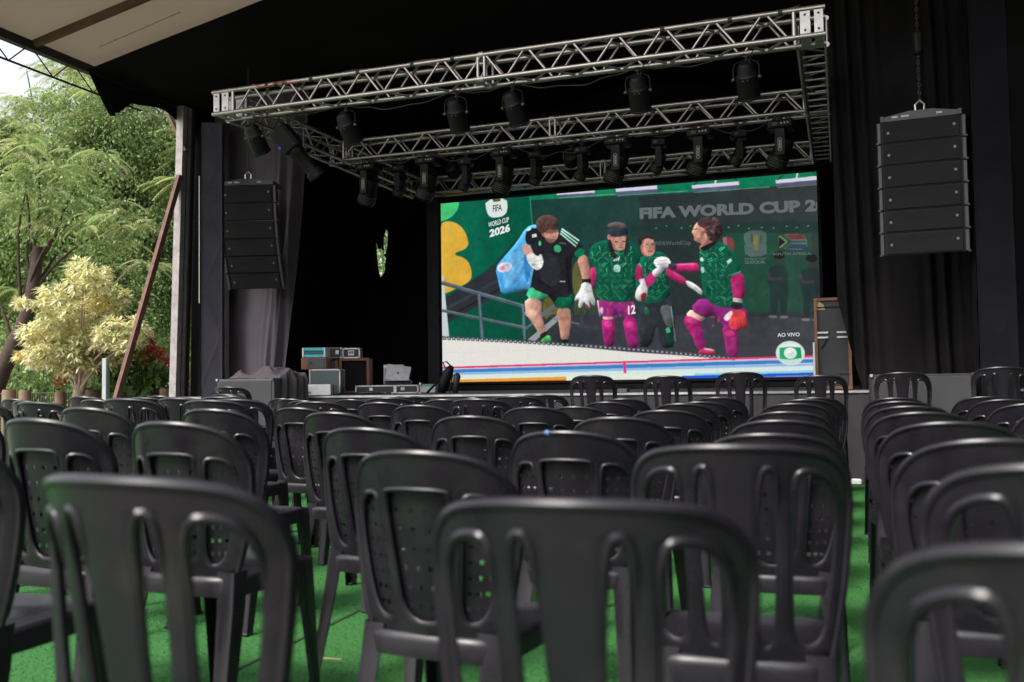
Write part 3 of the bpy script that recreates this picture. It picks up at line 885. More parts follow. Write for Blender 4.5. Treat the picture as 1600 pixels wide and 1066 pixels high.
# ------------------------------------------------------------------ line arrays
MODW, MODH, MODD = .76, .222, .42
def module_mesh():
    w, d, h = MODW / 2, MODD, MODH / 2
    # rear is lower than the front so that modules can splay
    mb = MB()
    vs = [(-w, 0, -h), (w, 0, -h), (w, 0, h), (-w, 0, h), (-w * .72, d, -h * .62), (w * .72, d, -h * .62), (w * .72, d, h * .62), (-w * .72, d, h * .62)]
    mb.add(vs, [(0, 1, 2, 3), (5, 4, 7, 6), (1, 5, 6, 2), (4, 0, 3, 7), (3, 2, 6, 7), (4, 5, 1, 0)])
    return mb.mesh('module', M_CAB)
def line_array(name, x0, x1, ytop, Y, n, splay, yaw, label, zs=1.0):
    c = at((x0 + x1) / 2, ytop, Y)
    t = empty(name, (c.x, c.y, 0), yaw)
    mm = module_mesh()
    gm = MB().box((0, -.008, 0), (MODW - .11, .014, MODH - .022), bev=.004).mesh('grille', M_GRILLE)
    fm = MB().box((0, 0, 0), (.030, .02, MODH - .012), bev=.004).mesh('side_rail', mat('array_rail', (.05, .05, .052), .5, var=.2, scale=9))
    bm_ = MB().box((0, 0, 0), (.022, .006, .026), bev=.002).mesh('badge', mat('badge_grey', (.16, .16, .16), .4))
    lm = MB().box((0, 0, 0), (.026, .03, .016)).mesh('link_pin', M_FIXG)
    z, y, a = c.z, 0.0, splay[0]
    for k in range(n):
        a = splay[k]
        # hinge at front top edge
        dz = (MODH + .006) * zs
        cz = z - math.cos(R(a)) * MODH * zs / 2
        cy = y + math.sin(R(a)) * MODH * zs / 2
        m = link('module', mm, t, (0, cy, cz), (R(a), 0, 0))
        m.scale = (1, 1, zs)
        link('grille', gm, m)
        for s in (-1, 1):
            link('side_rail', fm, m, (s * (MODW / 2 - .02), -.008, 0))
            link('badge', bm_, m, (s * (MODW / 2 - .10), -.018, .02 * (1 if s > 0 else -.3)))
            link('link_pin', lm, m, (s * (MODW / 2 - .006), -.012, -MODH / 2 + .004))
        z -= math.cos(R(a)) * dz
        y += math.sin(R(a)) * dz
    fr = MB()
    for s in (-1, 1):
        fr.box((s * (MODW / 2 - .05), .16, c.z + .03), (.03, .36, .05))
    fr.prism([(-MODW / 2 + .03, c.z + .005), (MODW / 2 - .03, c.z + .005), (MODW / 2 - .05, c.z + .045), (.10, c.z + .085), (-.10, c.z + .085), (-MODW / 2 + .05, c.z + .045)], -.01, .03)
    f = fr.build('fly_frame', mat('fly_frame', (.04, .04, .042), .5, var=.2, scale=9), t)
    for x, w in ((-.22, .05), (-.13, .07), (.16, .05)):
        MB().box((x, -.013, c.z + .04), (w, .004, .018)).build('frame_label', mat('label_pale', (.40, .40, .40), .6), f)
    sh = MB()
    sh.tube([(-.035, 0.05, c.z + .08), (-.04, .05, c.z + .15), (0, .05, c.z + .19), (.04, .05, c.z + .15), (.035, .05, c.z + .08)], .010, 6)
    sh.build('shackle', M_CHROME, t)
    ztop = roof_z(c.x) - .03
    zz = c.z + .19
    lk = MB().tube([(.011 * math.cos(q), 0, .022 * math.sin(q)) for q in [2 * PI * i / 8 for i in range(8)]], .0042, 5, closed=True).mesh('chain_link', M_FIXG)
    k = 0
    while zz < ztop and k < 60:
        link('chain_link', lk, t, (0, .05, zz), (0, 0, PI / 2 * (k % 2)))
        zz += .036; k += 1
    hz = min(ztop - .1, c.z + .62)
    MB().lathe([(.035, 0), (.05, .02), (.05, .20), (.03, .22)], 12, Matrix.Translation((.0, .05, hz))).build('hoist', M_FIX, t)
    tag(t, label, 'line array', 'flown speaker arrays')
    return t
line_array('line_array', 347, 425, 290, 10.0, 6, [4, 9, 14, 19, 24, 29], R(16), 'black line array of six curved modules hanging at the left wing')
line_array('line_array', 1374, 1502, 186, 9.30, 6, [-1, 0, 1, 2, 3, 4], R(-3), 'black line array of six modules hanging at the right wing', .92)

# ------------------------------------------------------------------ subs and covers
def subwoofer(x0, x1, ytop, Y, label, m, two=True):
    a, b = at(x0, ytop, Y), at(x1, ytop, Y)
    w = b.x - a.x; h = (a.z + b.z) / 2
    t = empty('subwoofer', ((a.x + b.x) / 2, Y, 0))
    for k in range(2):
        hh = h / 2
        cab = MB().box((0, .35, hh * (k + .5)), (w, .70, hh - .006), bev=.008).build('cabinet', m, t)
        MB().box((0, -.006, hh * (k + .5)), (w - .05, .012, hh - .05), bev=.004).build('grille', mat('sub_grille', (.034, .034, .037), .75, var=.15, scale=3, bump=.5, bscale=600), cab)
        for s in (-1, 1):
            for q in (-1, 1):
                MB().box((s * (w / 2 - .008), -.004, hh * (k + .5) + q * (hh / 2 - .012)), (.03, .03, .03), bev=.004).build('corner', M_CHROME if s < 0 and q > 0 else M_FIXG, cab)
    tag(t, label, 'subwoofer', 'subwoofers before the stage')
    return t, w, h
ts, wl, hl = subwoofer(339, 428, 592, 9.02, 'grey subwoofer stack under a crumpled cloth left of the stage', M_CABG)
subwoofer(1360, 1522, 584, 8.98, 'plain dark subwoofer stack before the right end of the stage', mat('sub_dark', (.014, .014, .0155), .7, var=.2, scale=4, bump=.2, bscale=200))
def crumple():
    c = ts.location
    nz = np.random.default_rng(3)
    waves = [(nz.uniform(-22, 22), nz.uniform(-22, 22), nz.uniform(0, 6.28), nz.uniform(.4, 1)) for _ in range(9)]
    def fn(u, v):
        x = -.32 + .80 * u; y = .10 + .55 * v
        w = sum(a * (.5 - abs(math.sin(.5 * (kx * x + ky * y + p + .8 * math.sin(9 * y + kx * .3) + .6 * math.sin(11 * x))))) for kx, ky, p, a in waves) / 5
        z = hl + .012 + .085 + .20 * w + .02 * math.sin(x * 7)
        z = max(z, hl + .006)
        over = x - (wl / 2 + .01)
        if over > 0:
            z = hl + .01 - over * 5.5
            x = wl / 2 + .035 + .022 * math.sin(y * 38 + over * 9) + .012 * math.sin(over * 22 + y * 21)
            z = max(z, .4)
        edge = min(u, 1) * 12
        if u < .08: z = hl + .006 + (z - hl - .006) * u / .08
        if v < .06: z = hl + .006 + (z - hl - .006) * v / .06 if over <= 0 else z
        return (x, y, z)
    o = MB().grid(fn, 130, 80).build('crumpled_cloth', M_CLOTHG, None, 180, loc=(c.x, c.y, 0))
    tag(o, 'crumpled purple-black cloth lying on the left subwoofer', 'cloth')
crumple()

# ------------------------------------------------------------------ stage gear
def pxspan(x0, x1, Y):
    return at(x0, 600, Y).x, at(x1, 600, Y).x
def flight_case(name, x0, x1, y0, z0, Y, dep, label, body, edge=M_CHROME, cat='flight case', latch=2, edgew=.016, rz=R(22)):
    a, b = pxspan(x0, x1, Y)
    h = at((x0 + x1) / 2, y0, Y).z - z0
    w = (b - a) * (.90 if rz else 1)
    t = empty(name, ((a + b) / 2 - math.sin(rz) * dep / 2, Y + math.cos(rz) * dep / 2, z0), rz)
    MB().box((0, 0, h / 2), (w - .006, dep - .006, h - .006), bev=.004).build('case_body', body, t)
    e = edgew / 2
    for sx in (-1, 1):
        for sy in (-1, 1):
            MB().box((sx * (w / 2 - e), sy * (dep / 2 - e), h / 2), (edgew, edgew, h - .002)).build('edge_profile', edge, t)
    for sz in (e, h - e):
        for sy in (-1, 1):
            MB().box((0, sy * (dep / 2 - e + .001), sz), (w - edgew * 2 - .002, edgew, edgew)).build('edge_profile', edge, t)
        for sx in (-1, 1):
            MB().box((sx * (w / 2 - e + .001), 0, sz), (edgew, dep - edgew * 2 - .002, edgew)).build('edge_profile', edge, t)
    for k in range(latch):
        x = -w / 2 + w * (k + .5) / latch if latch > 1 else 0
        MB().box((x, -dep / 2 - .004, h * .55), (.05, .010, min(.06, h * .4)), bev=.003).build('latch', M_CHROME, t)
    for sx in (-1, 1):
        for sz in (.015, h - .015):
            MB().box((sx * (w / 2 - .014), -dep / 2 + .010, sz), (.036, .036, .034), bev=.008).build('ball_corner', M_CHROME, t)
    tag(t, label, cat)
    return t, w, h, dep
SZ = STAGE_Z + .002
def Ztop(t, h): return t.location.z + h + .001
# white rack mixer with lettering
def text_mesh(body, p0, p1, height, m, bold=.0, name='lettering', origin=Vector((0, 0, 0)), clipx=None, normal=None):
    """lettering whose baseline runs from p0 to p1 (world); height is the cap height along +z"""
    cu = bpy.data.curves.new('t', 'FONT'); cu.body = body; cu.offset = bold; cu.resolution_u = 3
    ob = bpy.data.objects.new('t', cu); COL.objects.link(ob)
    dg = bpy.context.evaluated_depsgraph_get()
    me = bpy.data.meshes.new_from_object(ob.evaluated_get(dg))
    bpy.data.objects.remove(ob); bpy.data.curves.remove(cu)
    co = np.array([v.co[:] for v in me.vertices])
    x0, x1, y1 = co[:, 0].min(), co[:, 0].max(), co[:, 1].max()
    p0, p1 = Vector(p0), Vector(p1)
    for v in me.vertices:
        u = (v.co.x - x0) / (x1 - x0); q = v.co.y / y1
        v.co = p0 + (p1 - p0) * u + Vector((0, 0, 1)) * (height * q) - origin
    if clipx is not None:
        bm = bmesh.new(); bm.from_mesh(me)
        bmesh.ops.bisect_plane(bm, geom=bm.verts[:] + bm.edges[:] + bm.faces[:], plane_co=(clipx - origin.x, 0, 0), plane_no=(1, 0, 0), clear_outer=True)
        bm.to_mesh(me); bm.free()
    me.materials.clear(); me.materials.append(m)
    me.name = name
    return me
def gear():
    DK = mat('lettering_dark', (.03, .03, .03), .6)
    # white powered mixer, lying at the stage edge
    Y = 10.05
    a, b = pxspan(457, 519, Y)
    h = .135
    t = empty('powered_mixer', ((a + b) / 2 - .08, Y + .2, SZ), R(22))
    w = (b - a) * .92
    MB().box((0, 0, h / 2), (w - .03, .38, h), bev=.008).build('chassis', M_WHITE, t)
    fp = MB().prism([(-w / 2, .004), (w / 2 - .04, .004), (w / 2 - .04, h * .98), (w * .10, h * .98), (w * .06, h * .78), (-w * .16, h * .78), (-w * .20, h * .98), (-w / 2, h * .90)], -.203, -.192).build('front_panel', M_WHITE, t)
    MB().box((w / 2 - .018, -.19, h / 2), (.035, .05, h), bev=.006).build('end_cheek', M_FIXG, t)
    me = text_mesh('YAMAHA', (-w * .37, -.206, h * .14), (-w * .02, -.206, h * .14), h * .24, DK, .02)
    link('lettering', me, fp)
    MB().lathe([(.014, 0), (.014, .003)], 12, Matrix.Translation((-w * .43, -.2045, h * .30)) @ Matrix.Rotation(PI / 2, 4, 'X')).build('round_mark', DK, fp)
    tag(t, 'white rack mixer lying on its back at the left stage edge', 'mixer')
    # grey-fronted rack case behind it
    t, w, h, d = flight_case('rack_case', 484, 531, 577, SZ, 10.60, .45, 'rack case with grey-green front and bright edges behind the white mixer', mat('greygreen_panel', (.060, .085, .085), .5, var=.15, scale=5), latch=0)
    # small wooden speaker box on it
    Y = 10.62
    a, b = pxspan(473, 507, Y); z0 = Ztop(t, h)
    hh = at(490, 559, Y).z - z0
    bx = empty('wooden_box', ((a + b) / 2 - .075, Y + .19, z0), R(22))
    MB().box((0, 0, hh / 2), (b - a, .38, hh), bev=.006).build('cabinet', M_REDWOOD, bx)
    MB().box((.03, -.194, hh / 2), (b - a - .10, .010, hh - .03), bev=.002).build('front_panel', M_CABG, bx)
    MB().box((-.04, -.204, hh * .55), (.012, .012, .035), bev=.003).build('handle', M_FIX, bx)
    tag(bx, 'small reddish wooden cabinet on top of the grey-green rack case', 'cabinet')
    # pale teal case on top, aluminium ends
    z0 = z0 + hh + .001
    a, b = pxspan(474, 506, Y); hh = at(490, 543, Y).z - z0
    tb = empty('teal_case', ((a + b) / 2 - .075, Y + .19, z0), R(22))
    w = b - a
    for k in range(3):
        MB().box((0, 0, hh * (k + .5) / 3), (w - .05, .34 - .02 * (k % 2), hh / 3 - .003), bev=.006).build('slat' if k != 1 else 'band', M_TEAL if k != 1 else mat('dark_teal', (.02, .10, .12), .5), tb)
    for s in (-1, 1):
        MB().box((s * (w / 2 - .014), 0, hh / 2), (.026, .36, hh), bev=.01).build('end_cap', M_WHITE, tb)
    tag(tb, 'small bright teal case with white ends on the wooden cabinet', 'case')
    # brown wooden cabinets with dark fronts
    Y = 11.7
    a, b = pxspan(505, 573, Y); hh = at(540, 560, Y).z - SZ
    wc = b - a
    sp = empty('wooden_speaker', ((a + b) / 2 + wc * .20 - .09, Y + .25, SZ), R(22))
    ww = wc * .60
    fr = .035
    MB().box((0, .02, hh / 2), (ww - .01, .46, hh - .01)).build('cabinet', M_REDWOOD, sp)
    for s in (-1, 1):
        MB().box((s * (ww / 2 - fr / 2), -.235, hh / 2), (fr, .05, hh)).build('side_board', M_REDWOOD, sp)
        MB().box((0, -.235, fr / 2 if s < 0 else hh - fr / 2), (ww - 2 * fr - .002, .05, fr)).build('cross_board', M_REDWOOD, sp)
    MB().box((0, -.215, hh / 2), (ww - 2 * fr - .004, .012, hh - 2 * fr - .004)).build('grille_cloth', M_CLOTHR, sp)
    tag(sp, 'tall reddish wooden speaker cabinet with black front beside the rack case', 'speaker')
    sp2 = empty('equipment_rack', ((a + b) / 2 - wc * .31 - .09, Y + .16, SZ), R(22))
    ww2 = wc * .36
    MB().box((0, .02, hh / 2), (ww2, .45, hh - .002), bev=.006).build('cabinet', M_PANEL, sp2)
    MB().box((ww2 / 2 - .02, -.215, hh / 2), (.045, .03, hh - .01)).build('side_board', M_REDWOOD, sp2)
    for k in range(4):
        MB().box((-.03, -.212, .10 + k * .055), (ww2 * .6, .010, .012), bev=.003).build('rack_bar', M_FIXG, sp2)
    MB().box((-.02, -.215, hh - .012), (ww2 - .06, .03, .02)).build('top_board', M_REDWOOD, sp2)
    tag(sp2, 'dark equipment rack with wooden edge between rack case and wooden speaker', 'rack')
    # two black flight cases on the wooden cabinets
    zt = SZ + hh + .001
    t1, w1, h1, d1 = flight_case('flight_case', 504.5, 534.5, 543, zt, Y - .10, .32, 'black flight case with two white latches on the equipment rack', M_PANEL, edge=mat('worn_edge', (.10, .10, .10), .4, metal=.6), latch=2, edgew=.018)
    t2, w2, h2, d2 = flight_case('flight_case', 535.5, 562.5, 544, zt, Y + .02, .32, 'black flight case with a white square label on the wooden speaker', M_PANEL, latch=0, edgew=.016)
    lb = MB().box((0, -d2 / 2 - .003, h2 * .52), (.085, .006, .075)).build('label_plate', M_WHITE, t2)
    for k in range(3):
        MB().box((-.022 + .022 * k, -d2 / 2 - .0075, h2 * .52 + .008), (.015, .003, .03)).build('label_mark', DK, lb)
    # long flat flight case carrying the laptop
    Y = 11.2
    t, w, h, d = flight_case('flight_case', 556, 654, 602.0, SZ, Y, .55, 'long low black flight case with bright edges under the laptop', M_PANEL, latch=2)
    MB().box((w * .13, -d / 2 - .003, h / 2), (.045, .014, h - .006), bev=.003).build('lid_strap', M_CHROME, t)
    zt = Ztop(t, h)
    tr = MB().box((0, 0, .012), (.55, .16, .024), bev=.004).build('tray', M_CHROME, None, loc=(at(575, 610, 10.9).x, 10.95, SZ))
    tag(tr, 'flat bright metal tray lying before the long flight case', 'tray')
    # laptop on a mixer, with a second screen behind
    p = at(628, 600, Y + .2)
    lp = empty('laptop', (p.x - .06, Y + .22, zt), R(22))
    ML = mat('laptop_silver', (.27, .27, .28), .38, metal=.6, var=.2, scale=16)
    MB().box((0, -.02, .030), (.36, .25, .05), bev=.006).build('dock', M_FIXG, lp)
    Mr = Matrix.Rotation(R(-22), 3, 'X') @ Matrix.Rotation(R(9), 3, 'Y')
    lid = MB().box(Vector((-.02, -.10, .055)) + Mr @ Vector((0, 0, .115)), (.33, .010, .23), Mr, bev=.004).build('lid', ML, lp)
    mk = MB()
    mk.lathe([(.014, 0), (.014, .002)], 12, Matrix.Translation(Vector((-.02, -.10, .055)) + Mr @ Vector((0, -.0055, .115))) @ Mr.to_4x4() @ Matrix.Rotation(PI / 2, 4, 'X') @ Matrix.Diagonal((.85, 1.15, 1, 1)))
    mk.build('lid_logo', M_FIX, lid)
    MB().box((.0, -.155, .060), (.34, .22, .012), bev=.003).build('keyboard_base', ML, lp)
    MB().box((.02, -.18, .02), (.05, .04, .022), bev=.003).build('blue_plug', mat('blue_plug', (.02, .03, .14), .5), lp)
    tag(lp, 'silver laptop with dark round mark leaning open on the flight case', 'laptop')
    mo = empty('monitor', (at(612, 600, Y + .4).x, Y + .46, zt), R(22))
    MB().box((0, 0, .15), (.28, .012, .27), Matrix.Rotation(R(-8), 3, 'X'), bev=.004).build('screen_back', ML, mo)
    MB().box((-.12, -.02, .12), (.025, .06, .24), bev=.004).build('stand', ML, mo)
    MB().box((0, .0, .006), (.24, .16, .012), bev=.003).build('foot', ML, mo)
    tag(mo, 'grey monitor standing behind the open laptop', 'monitor')
    # small items right of the case
    sb = empty('stage_box', (at(671, 605, 11.4).x, 11.45, SZ))
    MB().box((0, 0, .045), (.22, .2, .09), bev=.01).build('box_body', mat('pale_box', (.30, .30, .32), .5), sb)
    MB().box((0, 0, .105), (.20, .18, .03), bev=.006).build('lid', mat('teal_lid', (.06, .22, .2), .5), sb)
    tag(sb, 'small pale stage box with a dull teal lid beside the flight case', 'box')
    lampb = MB()
    lampb.lathe([(.035, 0), (.035, .01), (.01, .02), (.01, .10), (.02, .11), (.02, .14)], 10)
    o = lampb.build('cable_connector', M_CHROME, None, 40, loc=(at(657, 610, 11.0).x, 11.0, SZ))
    tag(o, 'small metal connector standing at the right end of the flight case', 'connector')
    # folded black stand / bag at the screen's corner
    st = empty('folded_stand', (at(699, 610, 11.1).x, 11.15, SZ))
    bag = MB()
    bag.tube([(-.11, 0, .01), (-.07, 0, .12), (-.02, 0, .24), (.02, 0, .31), (.05, 0, .345)], [.055, .075, .07, .055, .03], 10)
    bag.build('bag', M_FIX, st, 180)
    bag2 = MB(); bag2.tube([(.08, .02, .0), (.09, .02, .12), (.11, .02, .22), (.12, .02, .26)], [.035, .045, .05, .02], 10)
    bag2.build('side_pocket', M_PANEL, st, 180)
    for a_, b_ in (((-.30, -.05, .005), (-.02, -.02, .27)), ((-.34, .08, .005), (-.0, 0, .30)), ((.05, -.1, .005), (.06, 0, .25))):
        MB().tube([a_, b_], .010, 6).build('leg', M_FIX, st)
    MB().tube([(-.05, 0, .33), (-.08, 0, .40), (-.03, 0, .41), (.02, 0, .36)], .010, 6).build('strap', mat('violet_strap', (.03, .02, .10), .6), st)
    tag(st, 'black folded stand in a bag leaning at the lower left screen corner', 'stand bag')
    cable('cable', [at(600 - 6 * k, 612, 10.6) + Vector((0, .15 * math.sin(k), -at(600 - 6 * k, 612, 10.6).z + SZ + .012)) for k in range(12)], .011, M_DARKST, 'black cable coiled on the stage floor before the wooden speaker')
    # tall case right of the screen
    Y = 10.9
    a, b = pxspan(1275, 1332, Y); zt = at(1303, 465, Y).z; hh = zt - SZ; w = b - a
    tc = empty('upright_case', ((a + b) / 2, Y + .26, SZ))
    MB().box((0, .01, hh / 2), (w - .01, .48, hh - .01)).build('case_body', M_PANEL, tc)
    ed = .030
    for s in (-1, 1):
        MB().box((s * (w / 2 - ed / 2), -.245, hh / 2), (ed, .04, hh)).build('wooden_edge', M_WOOD, tc)
        MB().box((0, -.245, ed / 2 if s < 0 else hh - ed / 2), (w - 2 * ed - .002, .04, ed)).build('wooden_edge', M_WOOD, tc)
    MB().box((0, -.238, hh - .105), (w - 2 * ed - .004, .012, .012)).build('panel_joint', M_FIX, tc)
    MB().prism([(-w / 2 + ed, hh - ed - .10), (-w / 2 + ed + .09, hh - ed - .10), (-w / 2 + ed + .075, hh - ed - .05), (-w / 2 + ed + .03, hh - ed - .004), (-w / 2 + ed, hh - ed - .004)], -.2345, -.230).build('bare_patch', mat('bare_wood', (.48, .34, .20), .7, var=.2, scale=20), tc)
    for s in (-1, 1):
        for q in (0, 1):
            MB().box((s * (w * .27), -.244, hh * .565 + q * .055), (.125, .016, .030), bev=.006).build('handle', M_CHROME, tc)
    MB().box((w * .28, -.242, .19), (.11, .014, .05), bev=.006).build('handle', M_FIXG, tc)
    MB().box((-.09, -.246, hh * .50), (.012, .012, .14), Matrix.Rotation(R(30), 3, 'Y')).build('strap', M_FIX, tc)
    tag(tc, 'tall black upright case with worn wooden edges right of the screen', 'flight case')
    p = at(1271.5, 535, 10.8); q = at(1274, 590, 10.8)
    rod = MB().box((0, 0, (p.z - SZ) / 2), (.022, .022, p.z - SZ), bev=.004).build('metal_rod', mat('pale_rod', (.55, .57, .55), .4, metal=.3), None, loc=(p.x, 10.8, SZ))
    tag(rod, 'pale square metal rod standing against the tall upright case', 'rod')
    # small block at the stage front
    p = at(968, 612, 9.9)
    o = MB().box((0, 0, .02), (.17, .12, .04), bev=.004).build('floor_block', M_CABG, None, loc=(p.x, 9.95, SZ))
    tag(o, 'small grey block on the stage edge below the screen', 'block')
    o = MB().box((0, 0, .03), (.10, .08, .055), bev=.012).build('floor_socket', M_WHITE, None, loc=(at(1338, 745, 9.6).x, 9.62, 0))
    tag(o, 'small white socket box on the turf at the aisle end', 'socket box')
gear()

# ------------------------------------------------------------------ video screen
SW, SH, SX0, SZ0, SY = 6.0, 3.0, -6.262, 1.056, 14.2
def homography(src, dst):
    A = []
    for (x, y), (u, v) in zip(src, dst):
        A.append([x, y, 1, 0, 0, 0, -u * x, -u * y]); A.append([0, 0, 0, x, y, 1, -v * x, -v * y])
    h = np.linalg.solve(np.array(A, float), np.array([c for d in dst for c in d], float))
    return np.append(h, 1).reshape(3, 3)
Z_ = lambda x, y: ((x - 680) * 3.1344, (y - 260) * 3.1344)
HM = homography([Z_(690, 318), Z_(1280, 267), Z_(1273, 590), Z_(691, 597)], [(0, 1), (1, 1), (1, 0), (0, 0)])
def uv(p):
    q = HM @ np.array([p[0], p[1], 1.0]); return q[0] / q[2], q[1] / q[2]
class Canvas:
    def __init__(s, w, h):
        s.w, s.h = w, h
        s.a = np.zeros((h, w, 3), np.float32)
        yy, xx = np.mgrid[0:h, 0:w]
        s.u = (xx + .5) / w; s.v = 1 - (yy + .5) / h
        s.vol = False; s.mask = np.zeros((h, w), bool)
        def nz(gy, gx, t):
            g = rng.normal(0, 1, (gy + 3, gx + 3))
            c_, s_ = math.cos(t), math.sin(t)
            Y = ((xx * s_ + yy * c_) / h * gy) % gy; X_ = ((xx * c_ - yy * s_) / w * gx) % gx
            y0 = Y.astype(int); x0 = X_.astype(int); fy = Y - y0; fx = X_ - x0
            fy = fy * fy * (3 - 2 * fy); fx = fx * fx * (3 - 2 * fx)
            return (g[y0, x0] * (1 - fx) + g[y0, x0 + 1] * fx) * (1 - fy) + (g[y0 + 1, x0] * (1 - fx) + g[y0 + 1, x0 + 1] * fx) * fy
        s.fold = .7 * nz(26, 130, .5) + .7 * nz(30, 140, -.6) + .4 * nz(90, 90, .2)
    def poly(s, pts, col, al=1.0, grad=None):
        P = [uv(p) for p in pts]
        us = [p[0] for p in P]; vs = [p[1] for p in P]
        x0, x1 = max(0, int(min(us) * s.w) - 1), min(s.w, int(max(us) * s.w) + 2)
        y0, y1 = max(0, int((1 - max(vs)) * s.h) - 1), min(s.h, int((1 - min(vs)) * s.h) + 2)
        if x1 <= x0 or y1 <= y0: return
        U, V = s.u[y0:y1, x0:x1], s.v[y0:y1, x0:x1]
        ins = np.zeros(U.shape, bool)
        n = len(P)
        for i in range(n):
            ax, ay = P[i]; bx, by = P[(i + 1) % n]
            if ay == by: continue
            c = ((ay > V) != (by > V)) & (U < (bx - ax) * (V - ay) / (by - ay) + ax)
            ins ^= c
        c = np.array(col, np.float32)
        if grad is not None:
            c2 = np.array(grad, np.float32)
            t = ((U - U.min()) / max(1e-6, U.max() - U.min()))[..., None]
            src = c * (1 - t) + c2 * t
        else:
            src = np.broadcast_to(c, U.shape + (3,))
        if s.vol:
            s.mask[y0:y1, x0:x1] |= ins & (al > .7)
        if False:
            # rounded shading of the painted form, light from upper left
            B = ins.astype(np.float32)
            r = int(max(2, min(9, .16 * math.sqrt(ins.sum()))))
            for _ in range(2):
                for ax in (0, 1):
                    pad = np.pad(B, [(r, r + 1) if k == ax else (0, 0) for k in (0, 1)])
                    cs = np.cumsum(pad, ax)
                    n_ = B.shape[ax]
                    B = (np.take(cs, np.arange(2 * r, 2 * r + n_), ax) - np.take(cs, np.arange(0, n_), ax)) / (2 * r)
            if min(B.shape) > 2:
                gy, gx = np.gradient(B)
                lam = (gx * .55 + gy * .85) * r * 1.5
                f = s.fold[y0:y1, x0:x1]
                sh = np.clip(1 + .40 * lam + .10 * f * (1 if ins.sum() > 400 else .5), .35, 1.5)
                src = src * sh[..., None] * .96
        reg = s.a[y0:y1, x0:x1]
        m = (ins * al)[..., None]
        s.a[y0:y1, x0:x1] = reg * (1 - m) + src * m
    def end(s):
        B = s.mask.astype(np.float32); M_ = s.mask
        tot = np.zeros_like(B)
        for r, k in ((5, .30), (14, .45)):
            C = B.copy()
            for _ in range(2):
                for ax in (0, 1):
                    pad = np.pad(C, [(r, r + 1) if q == ax else (0, 0) for q in (0, 1)], 'edge')
                    cs = np.cumsum(pad, ax); n_ = C.shape[ax]
                    C = (np.take(cs, np.arange(2 * r, 2 * r + n_), ax) - np.take(cs, np.arange(0, n_), ax)) / (2 * r)
            gy, gx = np.gradient(C)
            tot += k * (gx * .5 + gy * .9) * r * 1.6
        sh = np.clip(1 + tot + .07 * s.fold, .5, 1.4)[..., None]
        s.a = np.where(M_[..., None], s.a * sh, s.a)
        s.mask[:] = False
    def smooth(s, pts, col, al=1.0, n=2, grad=None): s.poly(chaikin([tuple(p) for p in pts], n), col, al, grad)
    def ell(s, cx, cy, rx, ry, col, al=1.0, rot=0):
        k = [2 * PI * i / 28 for i in range(28)]
        c_, s_ = math.cos(rot), math.sin(rot)
        s.poly([(cx + rx * math.cos(a) * c_ - ry * math.sin(a) * s_, cy + rx * math.cos(a) * s_ + ry * math.sin(a) * c_) for a in k], col, al)
    def line(s, a, b, w, col, al=1.0, w2=None):
        a, b = np.array(a, float), np.array(b, float)
        d = b - a; L = np.hypot(*d)
        if L == 0: return
        n = np.array([-d[1], d[0]]) / L * w / 2
        n2 = n if w2 is None else n * w2 / w
        s.poly([a + n, b + n2, b - n2, a - n], col, al)
